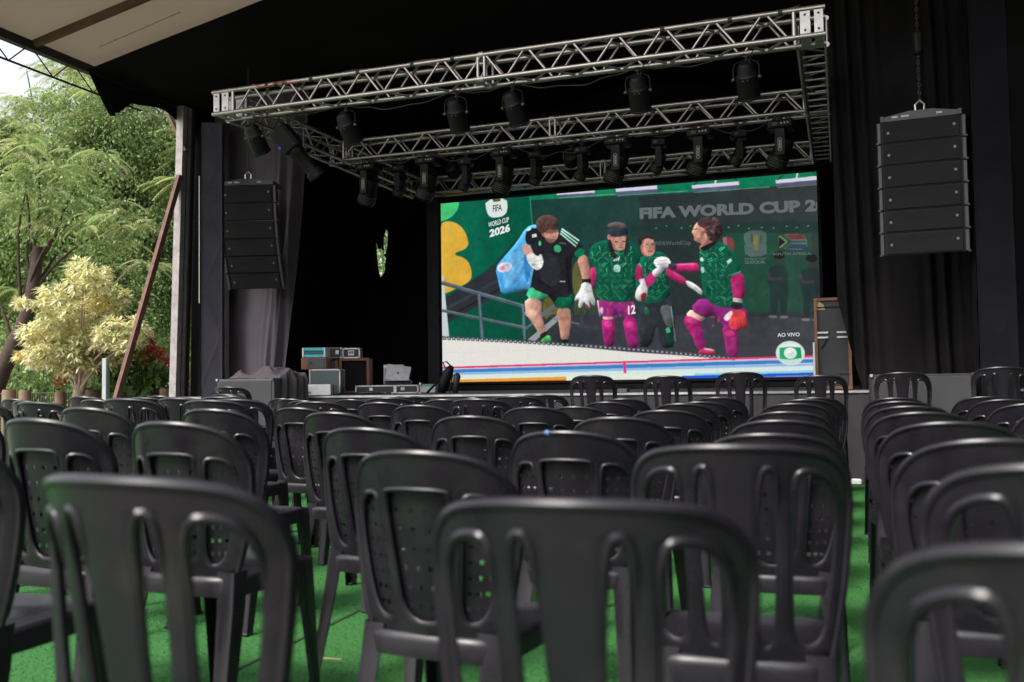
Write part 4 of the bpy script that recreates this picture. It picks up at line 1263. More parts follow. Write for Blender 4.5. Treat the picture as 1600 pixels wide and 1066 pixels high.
def paint():
    SS = 2
    W, H = 720, 360
    c = Canvas(W * SS, H * SS)
    r = random.Random(11)
    X = 940
    c.a[:] = (34, 60, 56)
    # tunnel, ceiling strip and side wall
    c.poly([(470, 140), (1900, 0), (1900, 100), (1690, 95), (1270, 130), (940, 140), (470, 165)], (16, 122, 84))
    c.poly([(470, 165), (940, 140), (1300, 125), (1250, 740), (560, 740)], (24, 62, 56), grad=(44, 66, 64))
    c.poly([(1000, 150), (1900, 80), (1900, 950), (1100, 950)], (40, 50, 50), grad=(52, 60, 60))
    c.poly([(960, 290), (1900, 270), (1900, 330), (960, 345)], (30, 58, 50), .7)
    c.poly([(1420, 330), (1840, 330), (1850, 720), (1430, 720)], (26, 84, 60), .75, grad=(40, 78, 62))
    c.poly([(1270, 430), (1440, 430), (1450, 700), (1290, 720)], (24, 66, 52), .5)
    for k in range(26):
        x = r.uniform(1000, 1880); y = r.uniform(300, 720)
        c.ell(x, y, r.uniform(15, 60), r.uniform(20, 80), (24, 40, 42), .10)
    c.poly([(20, 160), (465, 135), (478, 300), (440, 310), (300, 470), (180, 565), (20, 660)], (10, 104, 76), grad=(6, 86, 64))
    c.ell(15, 172, 108, 100, (70, 200, 120))
    c.smooth([(20, 285), (70, 265), (130, 290), (163, 350), (165, 405), (80, 432), (160, 455), (182, 520), (175, 565), (110, 600), (20, 640)], (232, 184, 66), n=2, grad=(226, 176, 60))
    c.poly([(465, 140), (470, 140), (480, 300), (475, 300)], (60, 190, 140), .6)
    c.poly([(50, 655), (182, 560), (300, 495), (330, 620), (60, 770)], (46, 48, 56))
    c.line((56, 700), (310, 560), 14, (60, 62, 72), .8); c.line((56, 745), (320, 600), 10, (28, 30, 36), .8)
    c.poly([(58, 770), (330, 620), (450, 640), (445, 860), (68, 835)], (10, 88, 64), grad=(8, 74, 56))
    c.poly([(470, 640), (600, 640), (700, 760), (560, 850), (440, 850)], (36, 70, 60))
    c.ell(560, 700, 40, 70, (150, 120, 40), .6); c.ell(690, 560, 24, 90, (180, 140, 50), .45); c.ell(700, 700, 30, 60, (110, 92, 40), .45)
    c.ell(770, 690, 30, 90, (90, 84, 44), .35)
    c.poly([(30, 540), (42, 540), (68, 835), (33, 840)], (206, 218, 218))
    # stairs and floor
    c.poly([(440, 850), (560, 730), (1000, 730), (1900, 750), (1900, 960), (1000, 930), (640, 870)], (50, 52, 60), grad=(66, 68, 74))
    for k in range(7):
        c.line((520 + 60 * k, 775 + 6 * k), (1250 + 40 * k, 800 + 8 * k), 4, (74, 76, 84), .25)
    c.poly([(445, 850), (590, 730), (610, 745), (480, 858)], (150, 160, 164)); c.poly([(560, 740), (690, 770), (700, 780), (580, 760)], (120, 128, 132), .6)
    # railings
    for a, b, w in (((34, 573), (435, 690), 19), ((34, 708), (445, 795), 15), ((213, 632), (226, 842), 16), ((425, 690), (430, 852), 15), ((505, 735), (582, 682), 12), ((440, 795), (585, 690), 10)):
        c.line(a, b, w, (78, 92, 104)); c.line((a[0], a[1] - w * .25), (b[0], b[1] - w * .25), w * .25, (130, 146, 156), .8)
    c.line((706, 690), (708, 780), 14, (60, 64, 72))
    # ceiling lamps
    for q in ([(598, 128), (785, 116), (788, 140), (600, 152)], [(888, 108), (1092, 92), (1094, 128), (890, 140)], [(X + 322, 92), (X + 555, 72), (X + 556, 108), (X + 326, 124)], [(X + 735, 66), (X + 945, 44), (X + 945, 84), (X + 740, 100)]):
        c.poly(q, (92, 92, 124))
        m0 = ((q[0][0] + q[3][0]) / 2, (q[0][1] + q[3][1]) / 2); m1 = ((q[1][0] + q[2][0]) / 2, (q[1][1] + q[2][1]) / 2)
        c.poly([q[0], q[1], m1, m0], (222, 222, 240))
        mx = (q[0][0] + q[1][0]) / 2; my = (q[0][1] + q[1][1]) / 2
        c.line((mx, my), (mx + 6, my - 28), 9, (215, 220, 230)); c.line((q[0][0] + 10, q[0][1]), (q[0][0] + 40, q[0][1] - 26), 5, (20, 60, 50)); c.line((q[1][0] - 8, q[1][1]), (q[1][0] - 26, q[1][1] - 26), 5, (20, 60, 50))
        c.line((q[3][0] + 6, q[3][1] + 4), (q[2][0] + 150, q[2][1] - 8), 4, (190, 200, 180), .5)
    for k in range(14):
        c.ell(X + 140 + 58 * k + r.uniform(-10, 10), 300 + r.uniform(-8, 8), 5, 3, (160, 176, 176), .7)
    # distant people in the tunnel
    for (x, y, sc) in ((X + 722, 0, 1), (X + 880, 15, 1.04)):
        c.ell(x + 15, y + 455, 26 * sc, 32 * sc, (70, 58, 54), .6); c.ell(x + 15, y + 440, 28 * sc, 20 * sc, (26, 30, 32), .8)
        c.smooth([(x - 40, y + 500), (x + 10, y + 485), (x + 55, y + 505), (x + 52, y + 600), (x + 36, y + 740), (x + 8, y + 735), (x + 4, y + 640), (x - 10, y + 740), (x - 40, y + 735), (x - 38, y + 610), (x - 52, y + 560)], (36, 44, 50), .62, 1)
        c.ell(x - 30, y + 742, 22, 7, (150, 150, 156), .6); c.ell(x + 24, y + 744, 22, 7, (150, 150, 156), .6)
        c.line((x - 46, y + 520), (x - 36, y + 560), 16, (80, 64, 60), .7); c.line((x - 36, y + 560), (x + 20, y + 556), 14, (80, 64, 60), .6)
    # emblem and flags on the dim backdrop
    e = X + 625
    c.smooth([(e - 55, 320), (e + 52, 315), (e + 54, 375), (e + 46, 385), (e + 54, 395), (e + 50, 445), (e - 54, 448), (e - 58, 392), (e - 48, 384), (e - 57, 372)], (112, 122, 124), .6, 1)
    c.smooth([(e - 12, 338), (e + 12, 338), (e + 14, 372), (e + 4, 400), (e - 4, 400), (e - 14, 372)], (132, 116, 62), .9, 1); c.line((e, 395), (e, 418), 16, (120, 108, 60), .9)
    c.poly([(e - 24, 336), (e - 14, 336), (e - 12, 372), (e - 22, 380)], (40, 50, 52), .5); c.poly([(e + 24, 336), (e + 34, 350), (e + 22, 384)], (40, 50, 52), .45)
    f0, f1, g0, g1 = X + 735, X + 876, 336, 412
    c.smooth([(f0, g0), (f1 - 20, g0), (f1, g0 + 20), (f1, g1), (f0 + 20, g1), (f0, g1 - 20)], (120, 124, 124), .7, 1)
    c.poly([(f0 + 36, g0 + 3), (f1 - 22, g0 + 3), (f1 - 4, g0 + 20), (f1 - 4, g0 + 26), (f0 + 62, g0 + 26)], (120, 44, 48), .85)
    c.poly([(f0 + 62, g1 - 26), (f1 - 4, g1 - 26), (f1 - 4, g1 - 4), (f0 + 34, g1 - 4)], (48, 54, 88), .85)
    c.poly([(f0 + 12, g0 + 3), (f0 + 28, g0 + 3), (f0 + 66, g0 + 33), (f1 - 4, g0 + 33), (f1 - 4, g1 - 33), (f0 + 66, g1 - 33), (f0 + 26, g1 - 4), (f0 + 12, g1 - 6), (f0 + 48, g0 + 38)], (36, 84, 64), .9)
    c.poly([(f0 + 3, g0 + 14), (f0 + 36, g0 + 38), (f0 + 3, g1 - 14)], (30, 32, 34), .95); c.line((f0 + 5, g0 + 8), (f0 + 42, g0 + 38), 5, (160, 140, 60), .9); c.line((f0 + 42, g0 + 38), (f0 + 5, g1 - 8), 5, (160, 140, 60), .9)
    c.smooth([(X + 460, 350), (X + 500, 346), (X + 520, 366), (X + 518, 424), (X + 478, 426)], (150, 60, 64), .85, 1); c.poly([(X + 462, 352), (X + 482, 350), (X + 486, 420), (X + 470, 420)], (150, 154, 152), .6)
    # white foreground strip with edge and coloured bands
    c.poly([(20, 838), (500, 868), (940, 912), (1200, 930), (1450, 946), (1900, 925), (1900, 1100), (20, 1100)], (240, 236, 230))
    for k in range(62):
        t = k / 62; x = 34 + t * 1410; y = 842 + 60 * t + 46 * t * t - (0 if x < 1200 else 0)
        c.poly([(x, y - 10), (x + 17, y - 9), (x + 20, y + 9), (x + 3, y + 8)], (78, 82, 92)); c.ell(x + 10, y, 5, 4, (176, 180, 184))
    for y0, y1, w, col in ((986, 932, 9, (226, 62, 118)), (996, 943, 7, (206, 190, 226)), (1004, 955, 17, (62, 132, 204)), (1016, 972, 12, (150, 196, 236)), (1030, 988, 15, (226, 240, 238)), (1042, 1003, 12, (232, 246, 226)), (1052, 1012, 8, (236, 248, 232))):
        c.line((20, y0), (1900, y1), w, col)
    c.line((1240, 1022), (1900, 1004), 12, (150, 220, 240)); c.line((1180, 1034), (1900, 1018), 14, (40, 90, 214)); c.line((1100, 1046), (1900, 1034), 10, (20, 36, 130))
    c.line((20, 1052), (626, 1037), 16, (242, 166, 60)); c.line((20, 1060), (626, 1047), 7, (210, 96, 30))
    c.line((907, 962), (909, 1014), 13, (232, 60, 140))

    c.vol = True
    SK, SKD, SKL = (208, 154, 132), (158, 106, 90), (236, 190, 172)
    def jersey(poly, dens, seed):
        rr = random.Random(seed)
        c.smooth(poly, (18, 92, 68), 1, 1, grad=(14, 78, 58))
        xs = [p[0] for p in poly]; ys = [p[1] for p in poly]
        P = np.array(poly, float); cx, cy = P[:, 0].mean(), P[:, 1].mean()
        def inside(q):
            n = len(poly); k = False
            for i in range(n):
                (ax, ay), (bx, by) = poly[i], poly[(i + 1) % n]
                if (ay > q[1]) != (by > q[1]) and q[0] < (bx - ax) * (q[1] - ay) / (by - ay) + ax: k = not k
            return k
        cw, chh = 31, 27
        y = min(ys) + 6
        while y < max(ys):
            x = min(xs) + 4 + (int(y) % 2) * 6
            while x < max(xs):
                if inside((x, y)) and inside((x + cw * .8, y + chh * .8)) and inside((x + cw * .8, y)):
                    t = (y - min(ys)) / (max(ys) - min(ys))
                    br = np.array((84, 206, 150)) * (1.02 - .38 * t) * rr.uniform(.7, 1.1)
                    br = tuple(br)
                    al = rr.uniform(.55, .95)
                    kd = rr.randrange(4)
                    s_ = rr.choice((1, 1, -1)) if x < cx else rr.choice((-1, -1, 1))
                    a0, a1 = ((x, y), (x + cw * .8, y + chh * .8)) if s_ > 0 else ((x + cw * .8, y), (x, y + chh * .8))
                    if kd == 0:
                        c.line(a0, a1, 5, br, al); c.line((a0[0] + 10 * s_, a0[1]), (a1[0] + 6 * s_, a1[1] - 8), 4, br, al * .9)
                    elif kd == 1:
                        m_ = ((a0[0] + a1[0]) / 2, y + chh * .2); c.line(a0, m_, 5, br, al); c.line(m_, (a1[0], a1[1]), 5, br, al)
                    elif kd == 2:
                        c.line((x, y + chh * .4), (x + cw * .7, y), 5, br, al); c.line((x + cw * .1, y + chh * .8), (x + cw * .8, y + chh * .35), 4, br, al * .9)
                    else:
                        c.line((x + cw * .4, y), (x + cw * .4 + 4 * s_, y + chh * .9), 5, br, al)
                    c.line((a0[0], a0[1] + 7), (a1[0], a1[1] + 7), 3, (6, 44, 36), .5)
                x += cw
            y += chh
        for _ in range(7):
            x, y = rr.uniform(min(xs), max(xs)), rr.uniform(min(ys) + 30, max(ys))
            if inside((x, y)) and inside((x + 14, y + 50)) and inside((x - 8, y + 10)):
                c.smooth([(x, y), (x + 16, y + 8), (x + 12, y + 55), (x - 2, y + 40)], (8, 40, 34), .35, 1)
    def mottle(poly, seed, base=(176, 46, 136)):
        rr = random.Random(seed)
        c.smooth(poly, base, 1, 1)
        xs = [p[0] for p in poly]; ys = [p[1] for p in poly]
        cx, cy = sum(xs) / len(xs), sum(ys) / len(ys)
        for _ in range(26):
            x, y = rr.uniform(min(xs) + 12, max(xs) - 12), rr.uniform(min(ys) + 10, max(ys) - 10)
            if abs(x - cx) + abs(y - cy) < (max(xs) - min(xs)) * .55:
                c.ell(x, y, rr.uniform(7, 16), rr.uniform(4, 9), rr.choice([(120, 40, 150), (216, 70, 130), (200, 60, 110), (140, 44, 140)]), .6, rr.uniform(0, 3))
    # ---- third player, half hidden, right of the middle
    x = X
    c.smooth([(x + 55, 670), (x + 205, 650), (x + 220, 760), (x + 195, 895), (x + 140, 890), (x + 130, 760), (x + 100, 890), (x + 30, 885), (x + 40, 760)], (44, 48, 54), 1, 1)
    c.smooth([(x + 140, 690), (x + 200, 680), (x + 216, 760), (x + 195, 800), (x + 170, 780)], (104, 108, 116), .8, 1); c.line((x + 200, 690), (x + 216, 860), 5, (150, 210, 180), .8)
    c.smooth([(x + 165, 780), (x + 200, 790), (x + 212, 890), (x + 176, 890)], (18, 70, 54), .9, 1); c.poly([(x + 170, 800), (x + 188, 790), (x + 194, 815), (x + 176, 822)], (90, 210, 150), .8)
    jersey([(x + 40, 455), (x + 95, 440), (x + 150, 415), (x + 200, 445), (x + 205, 500), (x + 186, 560), (x + 204, 655), (x + 56, 685), (x + 30, 610)], 70, 3)
    c.ell(x + 97, 396, 36, 52, SKD); c.ell(x + 104, 398, 30, 46, (206, 150, 128)); c.smooth([(x + 46, 366), (x + 56, 342), (x + 90, 332), (x + 120, 345), (x + 126, 366), (x + 100, 354), (x + 72, 364), (x + 66, 392), (x + 54, 390)], (38, 36, 40), 1, 1)
    c.line((x + 88, 384), (x + 100, 386), 4, (60, 40, 38)); c.line((x + 112, 384), (x + 122, 384), 4, (60, 40, 38)); c.line((x + 98, 420), (x + 118, 420), 5, (140, 76, 72)); c.line((x + 108, 392), (x + 110, 408), 5, (160, 108, 92), .7)
    c.smooth([(x + 70, 560), (x + 120, 510), (x + 145, 545), (x + 95, 600), (x + 72, 600)], (186, 44, 108), 1, 1)
    c.smooth([(x + 180, 500), (x + 215, 515), (x + 285, 560), (x + 275, 590), (x + 210, 560), (x + 180, 535)], (186, 44, 108), 1, 1)
    c.smooth([(x + 275, 560), (x + 320, 580), (x + 358, 615), (x + 350, 640), (x + 318, 612), (x + 280, 590)], (226, 226, 226), 1, 1)
    c.line((x + 318, 596), (x + 352, 632), 7, (200, 200, 204))
    c.end()
    # ---- fourth player in profile
    c.smooth([(x + 260, 745), (x + 300, 720), (x + 340, 750), (x + 350, 830), (x + 366, 885), (x + 330, 905), (x + 312, 880), (x + 298, 830), (x + 266, 790)], (176, 36, 112), 1, 1)
    for k in range(6): c.line((x + 305, 800 + 16 * k), (x + 352, 792 + 16 * k), 6, (160, 50, 130), .5)
    c.smooth([(x + 440, 780), (x + 515, 800), (x + 522, 870), (x + 518, 935), (x + 462, 938), (x + 455, 870)], (172, 38, 110), 1, 1)
    for k in range(7): c.line((x + 458, 850 + 13 * k), (x + 520, 846 + 13 * k), 6, (130, 62, 140), .55)
    c.ell(x + 300, 760, 26, 16, (226, 80, 150), .6); c.ell(x + 480, 822, 26, 14, (226, 80, 140), .5); c.smooth([(x + 305, 815), (x + 348, 810), (x + 364, 885), (x + 330, 903)], (120, 34, 100), .5, 1)
    c.smooth([(x + 318, 915), (x + 350, 893), (x + 402, 898), (x + 404, 925), (x + 340, 928)], (226, 60, 108), 1, 1); c.line((x + 350, 896), (x + 400, 905), 8, (206, 190, 210), .8)
    c.smooth([(x + 266, 735), (x + 300, 700), (x + 370, 745), (x + 345, 768), (x + 310, 745)], SKL, 1, 1)
    mottle([(x + 350, 640), (x + 440, 700), (x + 572, 690), (x + 562, 790), (x + 500, 822), (x + 440, 780), (x + 408, 715), (x + 366, 752), (x + 288, 705)], 8, (146, 40, 120))
    jersey([(x + 345, 415), (x + 370, 400), (x + 440, 366), (x + 500, 400), (x + 530, 460), (x + 545, 525), (x + 500, 545), (x + 512, 690), (x + 440, 702), (x + 366, 655), (x + 350, 540)], 110, 4)
    c.smooth([(x + 470, 420), (x + 500, 400), (x + 530, 450), (x + 548, 520), (x + 498, 540), (x + 480, 480)], (16, 92, 70), .9, 1); c.poly([(x + 478, 470), (x + 500, 455), (x + 506, 468), (x + 484, 486)], (206, 216, 214)); c.line((x + 490, 540), (x + 546, 520), 6, (90, 210, 160), .7)
    c.poly([(x + 350, 455), (x + 362, 450), (x + 368, 468), (x + 352, 470)], (210, 230, 224)); c.smooth([(x + 350, 500), (x + 366, 495), (x + 370, 525), (x + 354, 528)], (190, 220, 214), .9, 1)
    c.smooth([(x + 188, 488), (x + 250, 480), (x + 340, 476), (x + 345, 524), (x + 260, 522), (x + 196, 515)], (194, 44, 112), 1, 1); c.line((x + 240, 486), (x + 336, 482), 8, (236, 90, 150), .7)
    c.smooth([(x + 490, 545), (x + 556, 520), (x + 566, 600), (x + 552, 665), (x + 502, 655), (x + 500, 600)], (190, 42, 110), 1, 1); c.line((x + 548, 540), (x + 556, 640), 10, (170, 36, 104), .6)
    c.poly([(x + 502, 648), (x + 550, 656), (x + 546, 674), (x + 500, 668)], (230, 226, 226)); c.smooth([(x + 490, 672), (x + 546, 676), (x + 548, 706), (x + 488, 704)], (44, 40, 46), 1, 1)
    c.smooth([(x + 484, 715), (x + 552, 706), (x + 570, 760), (x + 562, 796), (x + 520, 808), (x + 476, 796), (x + 478, 750)], (240, 72, 78), 1, 1); c.smooth([(x + 450, 745), (x + 490, 708), (x + 500, 722), (x + 478, 760), (x + 460, 762)], (232, 226, 228), 1, 1)
    for k in range(3): c.line((x + 498 + 18 * k, 760), (x + 500 + 19 * k, 800), 4, (206, 44, 56), .7)
    c.smooth([(x + 345, 400), (x + 372, 372), (x + 392, 345), (x + 420, 372), (x + 400, 392), (x + 360, 425)], SKD, 1, 1); c.smooth([(x + 346, 405), (x + 390, 385), (x + 432, 366), (x + 440, 378), (x + 372, 424)], (28, 30, 32), 1, 1)
    c.smooth([(x + 326, 295), (x + 345, 272), (x + 385, 280), (x + 395, 350), (x + 372, 385), (x + 338, 375), (x + 322, 362), (x + 326, 345), (x + 312, 325), (x + 322, 312)], SK, 1, 1)
    c.ell(x + 364, 335, 9, 14, SKD); c.line((x + 328, 312), (x + 342, 308), 5, (70, 48, 44)); c.line((x + 322, 352), (x + 336, 352), 5, (150, 80, 76)); c.smooth([(x + 330, 360), (x + 372, 345), (x + 380, 380), (x + 345, 378)], (150, 104, 90), .6, 1)
    c.smooth([(x + 340, 280), (x + 360, 255), (x + 410, 248), (x + 452, 268), (x + 466, 305), (x + 456, 350), (x + 425, 372), (x + 396, 368), (x + 384, 330), (x + 376, 305), (x + 352, 298)], (66, 46, 48), 1, 1)
    for k in range(46):
        a = r.uniform(0, 6.28); q = r.uniform(.2, 1)
        c.ell(x + 415 + 50 * q * math.cos(a), 308 + 56 * q * math.sin(a), 9, 7, r.choice([(98, 70, 68), (46, 32, 36), (120, 86, 82), (72, 50, 52)]), .75)
    # clasped hands
    c.smooth([(x + 118, 470), (x + 150, 445), (x + 195, 450), (x + 210, 480), (x + 190, 505), (x + 140, 505)], (236, 232, 232), 1, 1); c.smooth([(x + 112, 520), (x + 145, 495), (x + 175, 505), (x + 150, 545), (x + 120, 545)], (226, 222, 226), 1, 1)
    c.line((x + 130, 470), (x + 190, 462), 5, (188, 190, 198)); c.line((x + 140, 486), (x + 200, 478), 5, (194, 194, 200)); c.smooth([(x + 192, 480), (x + 234, 480), (x + 236, 514), (x + 196, 508)], (56, 54, 62), 1, 1)
    c.end()
    # ---- second player, headband
    c.smooth([(803, 740), (866, 735), (866, 800), (858, 888), (816, 886), (806, 820)], (178, 34, 114), 1, 1); c.smooth([(904, 745), (966, 738), (974, 810), (978, 892), (932, 892), (914, 820)], (174, 34, 112), 1, 1)
    for k in range(6): c.line((808, 812 + 13 * k), (862, 810 + 13 * k), 6, (160, 40, 120), .5); c.line((918, 815 + 13 * k), (976, 812 + 13 * k), 6, (150, 44, 120), .5)
    c.smooth([(806, 805), (864, 800), (858, 888), (816, 886)], (120, 30, 92), .55, 1); c.smooth([(916, 810), (974, 805), (978, 892), (932, 892)], (116, 30, 90), .55, 1)
    c.ell(835, 775, 22, 16, (232, 84, 160), .6); c.ell(936, 778, 22, 16, (226, 80, 156), .6)
    c.ell(835, 745, 28, 10, SKL, .8)
    mottle([(778, 652), (870, 664), (968, 662), (972, 738), (905, 750), (880, 705), (866, 740), (792, 740)], 5, (158, 44, 122))
    c.line((786, 660), (796, 738), 6, (236, 210, 230), .8); c.smooth([(797, 695), (812, 694), (812, 726), (798, 728)], (226, 214, 226), .9, 1)
    c.smooth([(752, 500), (784, 498), (780, 560), (770, 600), (750, 580)], (186, 42, 106), 1, 1); c.smooth([(966, 482), (1004, 488), (1008, 540), (998, 568), (972, 560)], (186, 42, 106), 1, 1)
    jersey([(770, 385), (830, 362), (890, 380), (940, 362), (985, 388), (1004, 470), (972, 492), (966, 665), (872, 672), (778, 656), (786, 500), (748, 478), (752, 420)], 150, 6)
    c.smooth([(838, 300), (850, 282), (890, 272), (930, 284), (940, 305), (890, 300)], (92, 78, 76), 1, 1)
    c.ell(895, 370, 44, 46, (182, 128, 108)); c.ell(905, 378, 32, 36, (204, 150, 130)); c.smooth([(842, 350), (858, 360), (872, 420), (884, 455), (858, 450), (846, 400)], (44, 36, 38), 1, 1); c.smooth([(932, 350), (946, 352), (944, 400), (930, 440), (918, 440), (926, 400)], (48, 40, 42), 1, 1)
    c.smooth([(840, 306), (890, 312), (940, 300), (944, 338), (892, 350), (844, 346)], (46, 50, 62), 1, 1)
    c.line((876, 372), (894, 374), 5, (70, 46, 42)); c.line((914, 372), (928, 370), 5, (70, 46, 42)); c.line((894, 402), (916, 402), 5, (150, 84, 78)); c.line((904, 378), (906, 392), 5, (170, 116, 98)); c.ell(850, 350, 9, 14, SKD)
    for k in range(3): c.line((868 + 11 * k, 468), (880 + 9 * k, 446 + 6 * (2 - k)), 7, (226, 236, 232))
    c.smooth([(868, 490), (885, 484), (902, 492), (900, 520), (884, 524), (868, 518)], (186, 226, 214), .9, 1)
    c.smooth([(1004, 570), (1030, 590), (1028, 640), (1000, 672), (966, 655), (972, 610)], (232, 228, 226), 1, 1); c.smooth([(992, 630), (1024, 620), (1020, 660), (1000, 672)], (190, 40, 46), .9, 1); c.line((1002, 556), (1014, 600), 26, (226, 222, 222))
    c.smooth([(1010, 690), (1032, 700), (1036, 735), (1014, 735)], (30, 110, 78), .9, 1)
    c.end()
    # ---- first player, black shirt with blue bag
    c.smooth([(446, 300), (492, 284), (500, 300), (470, 400), (482, 500), (472, 600), (400, 618), (322, 636), (306, 560), (294, 500), (330, 455), (400, 375)], (66, 150, 216), 1, 1, grad=(96, 184, 238))
    c.smooth([(330, 470), (420, 400), (440, 480), (360, 600), (330, 600)], (124, 196, 240), .6, 1); c.smooth([(430, 420), (462, 400), (470, 520), (440, 590)], (40, 110, 190), .6, 1)
    c.ell(340, 498, 36, 24, (232, 210, 220), .9, -.3); c.ell(326, 502, 14, 10, (230, 120, 120), .7); c.ell(352, 488, 12, 8, (150, 190, 230), .8)
    c.smooth([(434, 645), (520, 655), (512, 720), (520, 760), (538, 810), (505, 832), (470, 770), (436, 725)], (226, 176, 158), 1, 1, grad=(200, 146, 128)); c.ell(462, 722, 30, 20, SKL, .7)
    c.smooth([(584, 695), (652, 692), (656, 760), (642, 858), (606, 858), (598, 790)], (176, 124, 106), 1, 1, grad=(206, 154, 134)); c.ell(624, 750, 24, 14, (150, 100, 86), .5)
    c.smooth([(500, 828), (538, 806), (546, 830), (512, 848)], (40, 42, 44), 1, 1); c.smooth([(508, 852), (548, 822), (562, 858), (540, 866), (512, 864)], (96, 224, 116), 1, 1); c.smooth([(604, 850), (642, 850), (642, 866), (606, 866)], (40, 40, 44), 1, 1)
    c.smooth([(460, 588), (530, 610), (560, 640), (524, 658), (436, 648)], (66, 186, 128), 1, 1)
    c.smooth([(470, 560), (664, 580), (672, 690), (592, 706), (560, 650), (530, 620), (462, 596)], (30, 32, 36), 1, 1); c.smooth([(574, 655), (664, 610), (670, 690), (592, 704)], (12, 96, 70), 1, 1)
    c.smooth([(456, 330), (500, 296), (560, 330), (606, 318), (650, 312), (700, 362), (738, 430), (690, 458), (664, 440), (662, 540), (668, 648), (560, 640), (462, 600), (474, 530), (492, 470), (470, 410)], (34, 34, 40), 1, 1)
    c.smooth([(520, 420), (600, 440), (620, 560), (560, 600), (500, 560)], (46, 46, 54), .8, 2); c.line((640, 450), (650, 620), 10, (22, 22, 26), .8); c.line((480, 540), (560, 600), 8, (22, 22, 26), .7)
    c.smooth([(672, 430), (716, 396), (738, 428), (694, 458)], (14, 116, 82), 1, 1)
    for k in range(3): c.line((612 + 4 * k, 330 - 11 * k), (688 + 8 * k, 396 - 14 * k), 7, (176, 236, 206))
    c.smooth([(440, 330), (470, 300), (500, 310), (494, 380), (446, 392)], (28, 30, 34), 1, 1); c.line((452, 316), (470, 306), 10, (176, 236, 206)); c.poly([(474, 336), (496, 332), (498, 348), (476, 352)], (226, 230, 230))
    c.smooth([(506, 370), (516, 366), (520, 390), (506, 392)], (70, 206, 140), 1, 1); c.smooth([(578, 396), (600, 384), (616, 398), (612, 424), (582, 424)], (60, 190, 120), .95, 1); c.line((606, 376), (640, 384), 6, (110, 140, 132), .7); c.line((606, 568), (632, 568), 5, (200, 206, 206))
    c.smooth([(424, 382), (464, 390), (484, 436), (470, 456), (442, 446), (428, 410)], SK, 1, 1)
    c.smooth([(444, 438), (474, 422), (500, 448), (516, 428), (528, 460), (526, 492), (500, 516), (470, 500), (450, 470)], (236, 236, 232), 1, 1); c.line((480, 470), (524, 462), 4, (190, 196, 200)); c.line((484, 486), (524, 480), 4, (190, 196, 200)); c.ell(478, 486, 9, 7, (110, 160, 120), .6)
    c.smooth([(688, 456), (738, 430), (754, 500), (756, 566), (716, 568), (706, 510)], SK, 1, 1, grad=(178, 124, 106)); c.smooth([(716, 556), (754, 556), (756, 576), (718, 576)], (30, 30, 34), 1, 0)
    c.smooth([(712, 572), (756, 574), (764, 630), (778, 676), (764, 690), (742, 654), (752, 706), (734, 704), (722, 660), (706, 700), (690, 694), (698, 650), (676, 668), (674, 650), (704, 606)], (236, 234, 234), 1, 1); c.line((726, 680), (748, 706), 12, (176, 50, 70), .8); c.line((720, 600), (750, 620), 5, (196, 198, 206))
    c.ell(531, 332, 9, 15, SKD)
    c.smooth([(536, 312), (598, 308), (606, 332), (596, 360), (570, 378), (546, 368), (532, 340)], (206, 150, 130), 1, 1)
    c.smooth([(542, 348), (562, 360), (592, 354), (586, 374), (560, 382), (540, 366)], (112, 76, 68), .75, 1)
    c.smooth([(538, 314), (602, 308), (602, 326), (560, 334), (540, 330)], (112, 74, 64), .75, 1)
    c.line((581, 328), (587, 347), 7, (226, 168, 146), .9); c.line((574, 349), (590, 347), 4, (120, 70, 66), .9)
    c.smooth([(494, 300), (498, 262), (530, 240), (570, 238), (604, 262), (602, 300), (586, 318), (560, 306), (536, 330), (516, 330)], (84, 60, 54), 1, 1)
    for k in range(26):
        a = r.uniform(0, 6.28); q = r.uniform(.1, 1)
        c.line((548 + 46 * q * math.cos(a), 280 + 34 * q * math.sin(a)), (548 + 46 * q * math.cos(a) + r.uniform(-14, 14), 280 + 34 * q * math.sin(a) + r.uniform(2, 14)), 5, r.choice([(118, 86, 74), (58, 40, 38), (98, 70, 62)]), .7)
    c.end(); c.vol = False
    # tournament badge upper left
    c.smooth([(248, 165), (356, 152), (358, 220), (336, 246), (304, 252), (274, 252), (256, 228)], (232, 240, 236), 1, 1); c.smooth([(284, 160), (326, 156), (322, 172), (290, 174)], (96, 88, 44), 1, 0)
    # station bug
    gx, gy = X + 768, 919
    c.ell(gx, gy, 70, 59, (226, 240, 234)); c.ell(gx, gy + 10, 60, 44, (196, 226, 214), .6); c.ell(gx, gy - 18, 50, 28, (246, 252, 250), .8)
    c.smooth([(gx - 52, gy - 26), (gx, gy - 31), (gx + 52, gy - 27), (gx + 54, gy + 24), (gx, gy + 32), (gx - 52, gy + 27)], (44, 178, 116), 1, 0, grad=(20, 160, 96))
    c.ell(gx, gy, 31, 28, (238, 248, 244)); c.ell(gx + 6, gy + 8, 20, 17, (196, 226, 216), .6); c.ell(gx - 8, gy - 8, 12, 9, (255, 255, 255), .9)
    a = c.a.reshape(H, SS, W, SS, 3).mean((1, 3))
    # uneven edges, soft folds and grain of the video picture
    def nz(gy, gx):
        g = rng.normal(0, 1, (gy + 2, gx + 2))
        yy = np.linspace(0, gy, H); xx = np.linspace(0, gx, W)
        y0 = yy.astype(int); x0 = xx.astype(int); fy = (yy - y0)[:, None]; fx = (xx - x0)[None, :]
        fy = fy * fy * (3 - 2 * fy); fx = fx * fx * (3 - 2 * fx)
        return (g[y0][:, x0] * (1 - fx) + g[y0][:, x0 + 1] * fx) * (1 - fy) + (g[y0 + 1][:, x0] * (1 - fx) + g[y0 + 1][:, x0 + 1] * fx) * fy
    yy, xx = np.mgrid[0:H, 0:W]
    fig = (yy < H * .84)[..., None] * 1.0
    dx = 0 * xx; dy = 0 * yy
